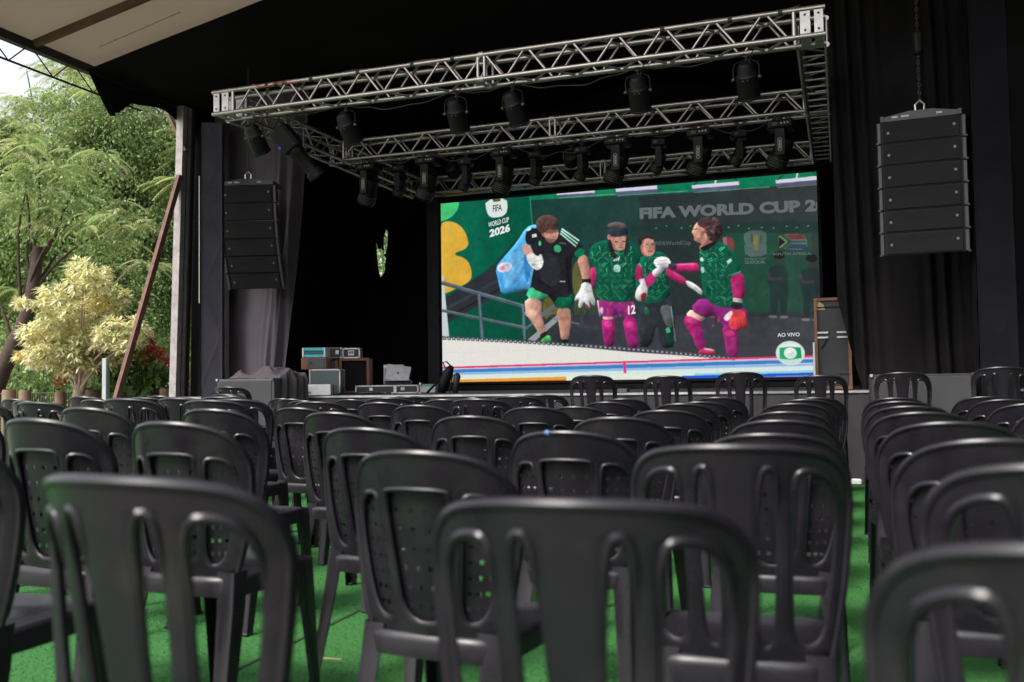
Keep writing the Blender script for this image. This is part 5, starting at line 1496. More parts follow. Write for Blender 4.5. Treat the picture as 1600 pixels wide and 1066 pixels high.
    sx = np.clip(np.rint(xx + dx * fig[..., 0]), 0, W - 1).astype(int); sy = np.clip(np.rint(yy + dy * fig[..., 0]), 0, H - 1).astype(int)
    a = a[sy, sx]
    mid = np.clip(1 - np.abs(a.mean(2) - 90) / 130, 0, 1)
    shade = 1 + fig * (mid * (.05 * nz(14, 28) + .035 * nz(34, 68) + .03 * nz(70, 140)))[..., None]
    a = a * np.clip(shade, .45, 1.6)
    b = np.pad(a, ((1, 1), (1, 1), (0, 0)), 'edge')
    bl = (b[:-2, 1:-1] + b[2:, 1:-1] + b[1:-1, :-2] + b[1:-1, 2:] + 2 * a) / 6
    a = bl * .45 + a * .55
    a = a * .95 + 5
    for k in range(1, 12): a[:, int(W * k / 12)] *= .965
    for k in range(1, 6): a[int(H * k / 6)] *= .965
    a *= (1 + rng.normal(0, .018, (H, W, 1)))
    a[:, ::4] *= .975
    return np.clip(a, 0, 255) / 255.0
def build_screen():
    t = empty('video_screen', (SX0 + SW / 2, SY, STAGE_Z))
    O = Vector(t.location)
    MB().box((0, .06, SZ0 + SH / 2 - O.z), (SW + .10, .10, SH + .10), bev=.01).build('cabinet_wall', M_FIX, t)
    MB().box((-SW / 2 - .16, .05, (SZ0 + SH) / 2 - O.z + .3), (.22, .12, SZ0 + SH - .3), bev=.01).build('side_frame', M_PANEL, t)
    MB().box((0, .06, (SZ0 - .06 - O.z) / 2), (SW + .3, .3, SZ0 - .06 - O.z), bev=.01).build('base_plinth', M_FIX, t)
    img = paint()
    H, W, _ = img.shape
    lin = np.where(img <= .04045, img / 12.92, ((img + .055) / 1.055) ** 2.4)
    us = np.linspace(0, 1, W); vs = np.linspace(1, 0, H)
    co = np.zeros((H, W, 3), np.float32)
    co[:, :, 0] = -SW / 2 + SW * us[None, :]
    co[:, :, 1] = -.004
    co[:, :, 2] = SZ0 - O.z + SH * vs[:, None]
    idx = np.arange(H * W, dtype=np.int32).reshape(H, W)
    q = np.stack([idx[1:, :-1], idx[1:, 1:], idx[:-1, 1:], idx[:-1, :-1]], -1).reshape(-1, 4)
    me = bpy.data.meshes.new('picture')
    me.vertices.add(H * W); me.vertices.foreach_set('co', co.ravel())
    me.loops.add(q.size); me.loops.foreach_set('vertex_index', q.ravel())
    me.polygons.add(len(q)); me.polygons.foreach_set('loop_start', np.arange(0, q.size, 4, dtype=np.int32))
    addcol(me, lin.reshape(-1, 3))
    me.update(calc_edges=True)
    m = bpy.data.materials.new('led_picture'); m.use_nodes = True
    nt = m.node_tree; nt.nodes.clear()
    a_ = nt.nodes.new('ShaderNodeAttribute'); a_.attribute_name = 'col'
    e = nt.nodes.new('ShaderNodeEmission'); e.inputs['Strength'].default_value = .97 / 2 ** EXPO
    o = nt.nodes.new('ShaderNodeOutputMaterial')
    nt.links.new(a_.outputs['Color'], e.inputs['Color']); nt.links.new(e.outputs[0], o.inputs['Surface'])
    me.materials.append(m)
    link('picture', me, t)
    def glow(name, c):
        if name in MATS: return MATS[name]
        m_ = bpy.data.materials.new(name); m_.use_nodes = True
        n_ = m_.node_tree; n_.nodes.clear()
        e_ = n_.nodes.new('ShaderNodeEmission'); e_.inputs['Color'].default_value = (*srgb(c), 1); e_.inputs['Strength'].default_value = .97 / 2 ** EXPO
        o_ = n_.nodes.new('ShaderNodeOutputMaterial'); n_.links.new(e_.outputs[0], o_.inputs['Surface'])
        MATS[name] = m_; return m_
    def P(p, off):
        u, v = uv(p); return Vector((SX0 + SW * u, SY - off, SZ0 + SH * v))
    def T(body, p0, p1, hpx, col, bold):
        a, b = P(p0, .010), P(p1, .010)
        h = (P((p0[0], p0[1] - hpx), .01) - a).z
        me_ = text_mesh(body, a, b, h, glow('glow_%d_%d_%d' % col, col), bold, 'lettering', O, clipx=SX0 + SW - .004)
        link('lettering', me_, t)
    X = 940
    T('FIFA', (286, 224), (330, 216), 34, (24, 40, 60), .022)
    T('WORLD CUP', (263, 300), (363, 272), 24, (226, 238, 232), .014)
    T('2026', (268, 348), (368, 318), 36, (236, 244, 240), .04)
    T('FIFA WORLD CUP 2026', (X + 62, 256), (X + 1092, 210), 54, (102, 110, 112), .055)
    T('#FIFAWorldCup', (X + 118, 392), (X + 308, 386), 20, (84, 96, 98), .02)
    T('SOUTH AFRICA', (X + 706, 440), (X + 895, 438), 12, (104, 112, 116), .02)
    T('FIFA', (X + 598, 437), (X + 654, 435), 20, (84, 94, 96), .02)
    T('WORLD CUP', (X + 566, 464), (X + 670, 462), 10, (100, 112, 112), .02)
    T('2026', (X + 566, 482), (X + 668, 480), 14, (100, 112, 112), .02)
    T('AO VIVO', (X + 711, 841), (X + 819, 838), 18, (232, 238, 240), .01)
    T('12', (932, 730), (968, 724), 42, (240, 232, 240), .03)
    tag(t, 'large led video screen showing football goalkeepers walking out of a tunnel', 'video screen')
build_screen()

# ------------------------------------------------------------------ chairs
CH_TOP = .885
def bend(s, v, n):
    """back surface: s across, v up from the seat, n thickness outwards to the rear"""
    z = .425 + v
    y = -.175 - .165 * v - .05 * v * v + (1.0 + 1.05 * min(1, v / .35)) * s * s - n
    return (s, y, z)
def outline_full(right):
    left = [(-x, y) for (x, y) in reversed(right) if x > 1e-6]
    return chaikin(left + right, 3)
OUT_A = outline_full([(0, .464), (.11, .460), (.192, .443), (.230, .388), (.229, .30), (.210, .13), (.184, .0)])
OUT_B = outline_full([(0, .468), (.10, .461), (.178, .434), (.222, .372), (.233, .29), (.214, .13), (.180, .0)])
def rim(right, r, mb):
    left = [(-x, y) for (x, y) in reversed(right) if x > 1e-6]
    p = chaikin(left + right, 3, False)
    mb.tube([bend(a, b, .004) for a, b in p], r, 8)
def slot(c):
    return chaikin(c, 2), chaikin([(-x, y) for x, y in c], 2)
def plate(outlines, half, bev, off=0.0):
    me = fill2d(outlines, half, bev)
    bm = cutgrid(me, [-.20 + .025 * i for i in range(17)], [.04 * i for i in range(1, 12)])
    for v in bm.verts:
        v.co = bend(v.co.x, v.co.y, v.co.z + off)
    bpy.data.meshes.remove(me)
    return bm
def bm_mesh(bm, name, extra=None, ang=35):
    me = bpy.data.meshes.new(name)
    if extra is not None:
        tmp = extra.mesh('tmp'); bm.from_mesh(tmp); bpy.data.meshes.remove(tmp)
    bmesh.ops.recalc_face_normals(bm, faces=bm.faces)
    bm.to_mesh(me); bm.free()
    me.materials.clear()
    me.materials.append(M_PLASTIC)
    smooth_mesh(me, ang)
    return me
RA = [(0, .457), (.11, .453), (.188, .437), (.223, .384), (.222, .30), (.203, .13), (.178, .01)]
RB = [(0, .461), (.10, .454), (.174, .428), (.215, .368), (.226, .29), (.207, .13), (.174, .01)]
def back_a():
    so = slot([(.114, .408), (.160, .408), (.194, .380), (.198, .30), (.182, .15), (.164, .055), (.106, .045), (.104, .15), (.110, .30)])
    si = slot([(.050, .416), (.078, .416), (.084, .36), (.078, .2), (.072, .05), (.036, .045), (.032, .15), (.040, .30)])
    bm = plate([OUT_A, *so, *si], .0035, .006)
    ex = MB(); rim(RA, .0094, ex)
    for sl in (*so, *si):                      # moulded lips round the slots
        tp = max(b for a, b in sl)
        ex.tube([bend(a, b, .003 + .004 * min(1, max(0, (b - tp + .10) / .07))) for a, b in sl], [.0042 + .0040 * min(1, max(0, (b - tp + .10) / .07)) for a, b in sl], 8, closed=True)
    return bm_mesh(bm, 'backrest', ex)
PANELS = []
def back_b():
    cen = chaikin([(-.064, .050), (.064, .050), (.078, .20), (.090, .358), (.074, .374), (-.074, .374), (-.090, .358), (-.078, .20)], 2)
    sd = slot([(.086, .052), (.146, .056), (.178, .16), (.199, .29), (.178, .352), (.124, .362), (.112, .345), (.100, .2)])
    bm = plate([OUT_B, cen, *sd], .0035, .006)
    ex = MB(); rim(RB, .0094, ex)
    for sl in (cen, *sd):
        tp = max(b for a, b in sl)
        ex.tube([bend(a, b, .003 + .003 * min(1, max(0, (b - tp + .08) / .06))) for a, b in sl], [.0042 + .0032 * min(1, max(0, (b - tp + .08) / .06)) for a, b in sl], 8, closed=True)
    return bm_mesh(bm, 'backrest', ex)
def panel_b(kind):
    h = .0062
    if kind == 0:
        out = [(-.076, .044), (.076, .044), (.098, .380), (-.098, .380)]
        holes = []
        for r_ in range(6):
            for k in range(4):
                x = (-.060 + .040 * k) * (.80 + .05 * r_); y = .085 + .047 * r_
                holes.append([(x - h, y - h), (x + h, y - h), (x + h, y + h), (x - h, y + h)])
    else:
        out = [(kind * a, b) for a, b in [(.080, .046), (.150, .046), (.186, .16), (.207, .29), (.186, .36), (.106, .368), (.092, .2)]]
        holes = []
        for r_ in range(7):
            for k in range(3):
                x = .102 + .004 * r_ + (.019 + .0016 * r_) * k; y = .085 + .038 * r_
                g = .0055
                holes.append([(kind * (x - g), y - g), (kind * (x + g), y - g), (kind * (x + g), y + g), (kind * (x - g), y + g)])
    bm = plate([out, *holes], .002, 0, off=-.010)
    return bm_mesh(bm, 'back_panel')
def seat_mesh():
    mb = MB()
    n = 44
    def ring(f, z, dish=0):
        pts = []
        for k in range(n):
            a = 2 * PI * k / n
            ca, sa = math.cos(a), math.sin(a)
            e = 2 / 5.0
            x = math.copysign(abs(ca) ** e, ca); y = math.copysign(abs(sa) ** e, sa)
            hx = .208 - .014 * (-y) if y < 0 else .208
            zz = z + (-.018 * (1 - f * f) if dish else 0) + (.010 * max(0, y) ** 3 * (-1) if dish else 0)
            pts.append((x * hx * f, y * .205 * f + .01, zz))
        return pts
    rings = [ring(.001, .447, 1), ring(.35, .447, 1), ring(.65, .447, 1), ring(.86, .448, 1), ring(.95, .447), ring(.985, .441), ring(1.0, .430), ring(1.003, .392), ring(.985, .390), ring(.975, .425), ring(.90, .432), ring(.5, .424), ring(.001, .420)]
    vs, fs = [], []
    for q in rings: vs += q
    for i in range(len(rings) - 1):
        for k in range(n):
            fs.append((i * n + k, i * n + (k + 1) % n, (i + 1) * n + (k + 1) % n, (i + 1) * n + k))
    mb.add(vs, fs)
    return mb.mesh('seat', M_PLASTIC, 45)
def leg_mesh(sx, front):
    mb = MB()
    if front:
        lv = [((sx * .205, .212), .445, .092), ((sx * .208, .218), .34, .070), ((sx * .213, .228), .16, .054), ((sx * .218, .238), .0, .042)]
        sy = 1
    else:
        lv = [((sx * .190, -.176), .46, .062), ((sx * .196, -.190), .36, .058), ((sx * .207, -.232), .16, .048), ((sx * .216, -.272), .0, .040)]
        sy = -1
    th = .0055
    vs, fs = [], []
    for (c, z, w) in lv:
        b = .014
        sec = [(0 - b, 0), (0 - b * .3, 0 - b * .3), (0, 0 - b), (0, -w), (-th, -w), (-th, -b), (-b * .5, -b * .5 - .002), (-b, -th), (-w, -th), (-w, 0)]
        for (a, q) in sec:
            vs.append((c[0] + sx * a, c[1] + sy * q, z))
    n = 10
    for i in range(len(lv) - 1):
        for k in range(n):
            fs.append((i * n + k, i * n + (k + 1) % n, (i + 1) * n + (k + 1) % n, (i + 1) * n + k))
    fs.append(tuple(range(n))); fs.append(tuple((len(lv) - 1) * n + k for k in range(n)))
    mb.add(vs, fs)
    # foot
    c, z, w = lv[-1]
    mb.box((c[0] - sx * w * .42, c[1] - sy * w * .42, .006), (w * .9, w * .9, .012), bev=.003)
    return mb.mesh('leg', M_PLASTIC, 35)
ME_A, ME_B, ME_S = back_a(), back_b(), seat_mesh()
ME_P = [panel_b(0), panel_b(1), panel_b(-1)]
ME_L = [leg_mesh(-1, True), leg_mesh(1, True), leg_mesh(-1, False), leg_mesh(1, False)]
def chair_proto(kind):
    t = empty('plastic_chair')
    b = link('backrest', ME_A if kind == 'A' else ME_B, t)
    if kind == 'B':
        for p in ME_P: link('back_panel', p, b)
    link('seat', ME_S, t)
    for l in ME_L: link('leg', l, t)
    return t
PROTO = {'A': chair_proto('A'), 'B': chair_proto('B')}
USED = {'A': False, 'B': False}
def chair(kind, x, y, ztop, yaw, label, group, z0=0.0):
    if USED[kind]:
        o = copy_tree(PROTO[kind])
    else:
        o = PROTO[kind]; USED[kind] = True
    a_ = R(yaw)
    o.location = (x - .26 * math.sin(a_), y - .10 + .26 * math.cos(a_), z0)              # x, y give the top of the back
    o.rotation_euler = (0, 0, R(yaw))
    k = (ztop - z0) / CH_TOP
    o.scale = (1, 1, k)
    tag(o, label, 'chair', group)
    return o
DESC = {'A': 'black slotted-back plastic chair', 'B': 'black perforated-back plastic chair'}
rc = random.Random(21)
j = lambda a: rc.uniform(-a, a)
# centre block: rows from the camera, seats counted leftwards from the right-hand aisle: (kind, x, y, ztop, yaw)
centre = [
    [('A', -.335, 1.24, .888, 2)],
    [('A', -.21, 2.03, .905, 3), ('B', -.95, 2.06, .880, -5)],
    [('B', -.21, 3.00, .870, 1), ('B', -.83, 2.90, .880, -3), ('B', -1.54, 2.88, .890, -6)],
    [('B', -.23, 3.84, .874, 0), ('B', -.87, 3.80, .888, 1), ('B', -1.56, 3.90, .890, 1), ('B', -2.27, 3.92, .908, -4)],
    [('B', -.26, 4.85, .872, 1), ('B', -.86, 4.84, .882, 0), ('B', -1.64, 5.05, .896, 2), ('B', -2.40, 5.14, .908, 0), ('B', -3.06, 4.85, .905, -4)],
]
for r_, yy in ((5, 5.80), (6, 6.70), (7, 7.60)):
    row = []
    xs = [-.25, -.92, -1.60, -2.27, -2.95, -3.55] if r_ == 5 else ([-.24, -.93, -1.62, -2.30, -2.92, -3.45, -4.15] if r_ == 6 else [-.22, -.93, -1.66, -2.42, -3.02, -3.62, -4.25, -4.88])
    for i, x in enumerate(xs):
        k = 'A' if (r_, i) in ((5, 3), (5, 5), (6, 5), (7, 3), (7, 5), (6, 3)) else 'B'
        row.append((k, x + j(.03), yy + j(.07), (.885 if i < 3 else .905) + (.025 if k == 'A' else 0) + j(.008), j(3)))
    centre.append(row)
TAPE = MB().tube([bend(-.055 + .004 * i, .4600 - .0007 * i, .004) for i in range(5)], .0098, 8).mesh('tape_strip', mat('blue_tape', (.03, .09, .22), .5), 180)
for ri, row in enumerate(centre):
    for si, (k, x, y, zt, ya) in enumerate(row):
        ch_ = chair(k, x, y, zt, ya, '%s, centre block, row %s from camera, seat %s left of right-hand aisle' % (DESC[k], WORDS[ri + 1], WORDS[si + 1]), 'chairs of the centre block')
        if (ri, si) == (2, 1): link('tape_strip', TAPE, ch_)
# front row before the stage, taller backs
for i, (x, y, zt, ya) in enumerate([(-2.24, 8.62, 1.092, 1), (-1.54, 8.68, 1.076, 0), (-.87, 8.72, 1.100, 1), (-.18, 8.74, 1.060, -1), (.49, 8.72, 1.075, -3), (1.24, 8.55, 1.105, -2)]):
    chair('A', x, y, zt, ya, 'tall slotted-back black plastic chair against the stage, %s from left in the foremost row' % ORD[i + 1], 'tall chairs before the stage')
# right block
right = [[('A', .25, 1.0, .895, 3)], [('A', .345, 1.58, .915, 4)], [('B', .335, 2.42, .893, 2)], [('B', .33, 3.35, .889, 1)],
         [('B', .32, 4.35, .885, 1), ('B', .95, 4.75, .885, 2)], [('B', .33, 5.25, .885, 0), ('B', .95, 5.60, .885, 1)], [('B', .34, 6.25, .885, 1), ('B', .96, 6.55, .885, 0)], [('B', .36, 7.25, .885, 0), ('B', .97, 7.45, .885, 1)]]
for ri, row in enumerate(right):
    for si, (k, x, y, zt, ya) in enumerate(row):
        chair(k, x, y, zt, ya, '%s, right block, row %s from camera, seat %s right of the aisle' % (DESC[k], WORDS[ri + 1], WORDS[si + 1]), 'chairs of the right block')
# left block beyond the slanting aisle
left = [[('A', -.955, 1.11, .918, -4)],
        [('B', -1.91, 2.37, .932, -3), ('B', -2.06, 1.66, .930, 4)],
        [('B', -2.57, 3.42, .940, -2), ('B', -2.38, 2.32, .944, -3)],
        [('A', -3.22, 4.24, .968, -2), ('B', -3.04, 3.20, .955, -3), ('B', -3.85, 3.22, .945, -3)],
        [('A', -3.58, 4.95, .960, 0), ('A', -3.80, 4.26, .980, -2), ('A', -4.60, 4.40, .962, -3), ('A', -5.25, 4.55, .955, -4)],
        [('A', -4.30, 5.30, .966, -2), ('B', -5.05, 5.35, .955, -4), ('B', -5.75, 5.4, .95, -3)],
        [('A', -4.45, 5.95, .962, -1), ('A', -5.25, 6.05, .962, -3), ('B', -6.0, 6.2, .97, -3), ('B', -6.75, 6.2, .955, -3)],
        [('B', -5.05, 6.9, .955, -1), ('B', -5.85, 6.95, .96, -2), ('B', -6.7, 7.0, .955, -2)]]
for ri, row in enumerate(left):
    for si, (k, x, y, zt, ya) in enumerate(row):
        chair(k, x, y, zt, ya, '%s, left block, row %s from camera, seat %s left of slanting aisle' % (DESC[k], WORDS[ri + 1], WORDS[si + 1]), 'chairs of the left block')
# stack by the left subwoofer
for k in range(3):
    chair('A', -6.02 + .0, 8.18 - .035 * (2 - k), .885 + .075 * k, -2, 'black slotted-back chair in the stack before the left subwoofer, %s of three' % ['lowest', 'middle', 'topmost'][k], 'stacked chairs by the left subwoofer', z0=.075 * k)
chair('B', -5.40, 8.25, .905, 1, 'black perforated-back plastic chair standing just right of the chair stack', 'chairs of the centre block')

# ------------------------------------------------------------------ garden on the left
def leaf_mesh(name, base, d, side, L, Wd, col, m, curl=None, seg=1):
    """rhombic leaves: base point, direction, side vector, length, width"""
    N = len(base)
    d = d / np.linalg.norm(d, axis=1, keepdims=True)
    side = side - d * np.sum(side * d, 1, keepdims=True)
    side = side / (np.linalg.norm(side, axis=1, keepdims=True) + 1e-9)
    L = np.broadcast_to(np.asarray(L, float), (N,))[:, None]; Wd = np.broadcast_to(np.asarray(Wd, float), (N,))[:, None]
    dr = np.zeros((N, 3)); 
    if curl is not None: dr[:, 2] = -np.asarray(curl)
    nrm = np.cross(d, side)
    v = np.empty((N, 6, 3), np.float32)
    v[:, 0] = base
    v[:, 1] = base + d * L * .45 + side * Wd * .5 + dr * .25 + nrm * Wd * .12
    v[:, 2] = base + d * L + dr
    v[:, 3] = base + d * L * .45 - side * Wd * .5 + dr * .25 + nrm * Wd * .12
    v = v[:, :4]
    me = bpy.data.meshes.new(name)
    me.vertices.add(N * 4); me.vertices.foreach_set('co', np.ascontiguousarray(v, np.float32).ravel())
    f = np.arange(N * 4, dtype=np.int32).reshape(N, 4)
    tri = np.stack([f[:, 0], f[:, 1], f[:, 2], f[:, 0], f[:, 2], f[:, 3]], 1).reshape(-1)
    me.loops.add(len(tri)); me.loops.foreach_set('vertex_index', tri)
    me.polygons.add(N * 2); me.polygons.foreach_set('loop_start', np.arange(0, N * 6, 3, dtype=np.int32))
    addcol(me, np.repeat(np.clip(col, 0, 1), 4, 0))
    me.update(calc_edges=True)
    me.materials.append(m)
    return me
def rand_dirs(N, up=0.0):
    d = rng.normal(0, 1, (N, 3)); d[:, 2] += up
    return d / np.linalg.norm(d, axis=1, keepdims=True)
def clump_points(blobs, per, inner=.45):
    """points through ellipsoid clumps, denser towards their skins, and outward vectors"""
    P, O_ = [], []
    for (c, r3) in blobs:
        n = int(per * (r3[0] * r3[1] * r3[2]) ** (2 / 3))
        d = rand_dirs(n)
        q = rng.uniform(inner, 1.0, (n, 1)) ** .6
        P.append(np.array(c) + d * q * np.array(r3)); O_.append(d)
    return np.concatenate(P), np.concatenate(O_)
def limb(mb, pts, r0, r1, n=8):
    k = len(pts)
    pts = chaikin([tuple(p) for p in pts], 2, False)
    rs = [r0 + (r1 - r0) * i / (len(pts) - 1) for i in range(len(pts))]
    mb.tube(pts, rs, n)
M_BARK = mat('grey_bark', (.085, .068, .055), .9, var=.35, scale=12, bump=.5, bscale=40)
M_BARKD = mat('dark_bark', (.045, .028, .022), .9, var=.35, scale=12, bump=.5, bscale=40)
M_LEAF = leafmat('tree_leaf', .38, .5, .35)
M_FROND = leafmat('feather_leaf', .45, .5, .3)
def fronds(centers, k, L, cols, up=.25):
    """sprays of feathered leaves: k arching fronds about each centre"""
    B, D, S, LL, WW, CC, CU = [], [], [], [], [], [], []
    for ci, c in enumerate(centers):
        c = np.array(c); base_col = np.array(cols[ci % len(cols)]) * rng.uniform(.8, 1.25)
        for f in range(k):
            a = rng.uniform(0, 2 * PI); e = rng.uniform(-.25, .55) + up * .4
            d = np.array([math.cos(a) * math.cos(e), math.sin(a) * math.cos(e), math.sin(e)])
            ln = L * rng.uniform(.7, 1.25)
            npin = 13
            sd_ = np.cross(d, [0, 0, 1.0]); sd_ /= np.linalg.norm(sd_) + 1e-9
            col = base_col * rng.uniform(.8, 1.2)
            for i in range(1, npin + 1):
                t = i / npin
                p = c + d * ln * t + np.array([0, 0, -.55 * ln * t * t])
                tang = d + np.array([0, 0, -1.1 * t])
                for s in (-1, 1):
                    pd = sd_ * s * .9 + tang * .55 + np.array([0, 0, -.25])
                    B.append(p); D.append(pd); S.append(np.cross(pd, [0.1, .1, 1])); LL.append(ln * .30 * (1.15 - .6 * abs(t - .45))); WW.append(ln * .042); CC.append(col * rng.uniform(.88, 1.12)); CU.append(.04 * ln)
    return map(np.array, (B, D, S, LL, WW, CC, CU))
def merge_leaf(name, parts, m):
    arr = [np.concatenate([np.atleast_1d(p[i]) if p[i].ndim == 1 else p[i] for p in parts]) for i in range(7)]
    return leaf_mesh(name, arr[0], arr[1], arr[2], arr[3], arr[4], arr[5], m, arr[6])
def vine_leaves(blobs, per, pal, size=.085):
    P, O_ = clump_points(blobs, per)
    N = len(P)
    d = O_ * .5 + rng.normal(0, .6, (N, 3)); d[:, 2] -= .5
    s = rng.normal(0, 1, (N, 3))
    c = np.array(pal)[rng.integers(0, len(pal), N)] * np.array([1.12, 1.25, 1.0]) * rng.uniform(.65, 1.35, (N, 1))
    L = size * rng.uniform(.7, 1.4, N)
    return P, d, s, L, L * .48, c, np.full(N, .01)
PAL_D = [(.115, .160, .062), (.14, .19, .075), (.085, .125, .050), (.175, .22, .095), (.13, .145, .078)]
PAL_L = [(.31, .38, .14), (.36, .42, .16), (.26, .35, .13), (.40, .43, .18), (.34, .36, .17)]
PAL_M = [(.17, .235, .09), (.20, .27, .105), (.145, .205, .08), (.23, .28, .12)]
def tree(name, base, trunk, blobs, per, pal, frond_n, frond_k, fpal, label, size=.072, bark=M_BARK, r0=.16, group='trees beyond the tent', fl=.46, up=.2, twig=0, fz=None):
    base = Vector(base)
    t = empty(name, base)
    tb = MB()
    for pts, a, b in trunk:
        limb(tb, [Vector(p) - base for p in pts], a, b)
    # twigs from the trunk top into the clumps
    top = Vector(trunk[0][0][-1]) - base
    for (c, r3) in blobs[::2]:
        e = Vector(c) - base
        limb(tb, [top * .7, (top * .7 + e) / 2 + Vector((random.uniform(-.2, .2), random.uniform(-.2, .2), .25)), e], .035, .010, 5)
    tb.build('trunk', bark, t, 180)
    bl = [((np.array(c) - np.array(base)), r3) for c, r3 in blobs]
    parts = []
    if per > 0: parts.append(vine_leaves(bl, per, pal, size))
    if frond_n > 0:
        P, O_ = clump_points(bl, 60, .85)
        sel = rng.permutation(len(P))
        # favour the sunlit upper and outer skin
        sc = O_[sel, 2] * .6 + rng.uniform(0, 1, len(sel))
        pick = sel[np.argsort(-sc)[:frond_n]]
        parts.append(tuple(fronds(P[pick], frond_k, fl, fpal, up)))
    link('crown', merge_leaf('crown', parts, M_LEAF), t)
    tag(t, label, 'tree', group)
    return t
def blobset(px, pz, D, n, rx, rz, seed, size=(.75, 1.15), zlo=None):
    """n clumps spread over an upright ellipse round the pixel column px"""
    rr = np.random.default_rng(seed)
    out = []
    for _ in range(n):
        a = rr.uniform(0, 2 * PI); q = rr.uniform(.15, 1) ** .5
        c = atd(px + q * math.cos(a) * rx, pz + q * math.sin(a) * rz, D + rr.uniform(-1.0, 1.0))
        s = rr.uniform(*size)
        if c.z < s * .8: c.z = s * .8 + .1
        out.append(((c.x, c.y, c.z), (s, s, s * rr.uniform(.75, 1.1))))
    return out
def ground_at(px, D):
    p = atd(px, 700, D); return Vector((p.x, p.y, 0))
def garden():
    g = ground_at(20, 19.5)
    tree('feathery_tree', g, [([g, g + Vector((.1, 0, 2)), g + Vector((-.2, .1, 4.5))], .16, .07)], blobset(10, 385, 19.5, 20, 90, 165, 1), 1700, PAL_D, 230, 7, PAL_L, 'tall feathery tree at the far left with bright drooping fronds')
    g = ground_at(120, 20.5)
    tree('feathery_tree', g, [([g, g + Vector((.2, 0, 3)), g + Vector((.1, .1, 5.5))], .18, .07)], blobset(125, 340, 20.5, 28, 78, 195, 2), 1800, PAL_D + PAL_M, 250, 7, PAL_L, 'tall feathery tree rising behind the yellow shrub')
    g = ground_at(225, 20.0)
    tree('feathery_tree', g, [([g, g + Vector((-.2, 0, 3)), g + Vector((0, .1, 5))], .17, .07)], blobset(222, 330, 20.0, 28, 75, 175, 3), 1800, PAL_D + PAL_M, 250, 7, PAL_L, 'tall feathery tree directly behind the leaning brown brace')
    g = ground_at(305, 21)
    tree('creeper_tree', g, [([g, g + Vector((.1, 0, 3)), g + Vector((.1, .1, 5))], .17, .07)], blobset(300, 370, 21, 18, 60, 190, 4), 1000, PAL_D, 60, 6, PAL_M, 'dark creeper-covered tree next to the tent post')
    g = ground_at(-70, 19)
    tree('creeper_tree', g, [([g, g + Vector((.1, 0, 3)), g + Vector((.1, .1, 5))], .17, .07)], blobset(-70, 400, 19, 14, 60, 170, 5), 800, PAL_D, 50, 6, PAL_L, 'creeper-covered tree cut off by the left picture edge')
    g = ground_at(55, 18)
    tree('creeper_tree', g, [([g, g + Vector((.1, 0, 2)), g + Vector((.1, .1, 4))], .14, .06)], blobset(60, 430, 18.0, 20, 105, 130, 6), 1700, PAL_M, 130, 6, PAL_L, 'full green creeper-covered tree between the leaning trunk and the yellow shrub')
    # thin, pale tops against the sky
    g = ground_at(70, 23)
    tp = g + Vector((0, 0, 7.2))
    tree('airy_tree', g, [([g, g + Vector((.2, 0, 4)), tp], .14, .05), ([tp - Vector((0, 0, 1.5)), tp + Vector((.7, 0, .8)), tp + Vector((1.0, 0, 2.2))], .04, .01), ([tp - Vector((0, 0, 1)), tp + Vector((-.6, .2, .8)), tp + Vector((-.7, 0, 2.0))], .04, .01)],
         [((p.x, p.y, p.z), (.8, .8, .7)) for p in [atd(x, y, 23) for x, y in ((95, 135), (120, 150), (60, 185), (130, 120), (10, 190), (80, 195), (110, 105), (150, 140))]], 80, PAL_L, 70, 5, PAL_L, 'thin pale-topped tree with open twigs against the white sky', up=.1)
    # leaning tree with the dark trunk
    D = 15.2
    pts = [atd(x, y, D) for x, y in ((-30, 680), (-8, 600), (22, 540), (45, 490), (55, 430), (60, 385))]
    pts[0] = Vector((pts[0].x, pts[0].y, 0))
    b1 = [atd(x, y, D) for x, y in ((57, 410), (85, 375), (100, 325), (120, 290))]
    b2 = [atd(x, y, D) for x, y in ((52, 450), (40, 400), (48, 350), (40, 290))]
    b3 = [atd(x, y, D) for x, y in ((22, 545), (10, 500), (-5, 460))]
    tree('leaning_tree', pts[0], [(pts, .17, .075), (b1, .035, .010), (b2, .03, .010), (b3, .04, .010)],
         [((p.x, p.y, p.z), (.55, .5, .40)) for p in [atd(x, y, D) for x, y in ((40, 300), (90, 290), (130, 330), (170, 370), (110, 360), (20, 340), (60, 245), (140, 270), (190, 350), (5, 270))]], 1500, PAL_M, 45, 6, PAL_L, 'leaning tree with dark brown trunk left of the yellow shrub', bark=M_BARKD, size=.060, fl=.36)
    # tree seen through the torn curtain
    g = Vector((-9.6, 18.6, 0))
    tree('small_tree', g, [([g, g + Vector((.1, 0, 2.0)), g + Vector((.3, 0, 3.4))], .10, .04)], [((-9.6 + .5 * math.cos(k), 18.6 + .5 * math.sin(k), 2.2 + .35 * k), (.8, .8, .7)) for k in range(6)], 700, PAL_M, 0, 0, PAL_M, 'small tree glimpsed through the torn gap in the back curtain')
    # undergrowth
    for i, (px, D, w, h, pal, lab) in enumerate(((40, 15.8, 60, 1.7, PAL_M, 'low green undergrowth bush at the far left below the leaning tree'), (250, 16.5, 45, 2.2, PAL_D, 'dark undergrowth bush behind the red-flowered bush'), (140, 16.6, 50, 1.6, PAL_D, 'dark low bush behind the yellow shrub trunk'), (-40, 16.2, 50, 1.9, PAL_M, 'green bush at the left picture edge'))):
        g = ground_at(px, D)
        o = empty('bush', g)
        bl = []
        for k in range(7):
            p = atd(px + random.uniform(-w, w), 600, D + random.uniform(-.4, .4))
            z = random.uniform(.4, h - .3)
            bl.append(((p.x - g.x, p.y - g.y, z), (.55, .55, .45)))
        link('foliage', merge_leaf('foliage', [vine_leaves(bl, 1500, pal, .075)], M_LEAF), o)
        st = MB()
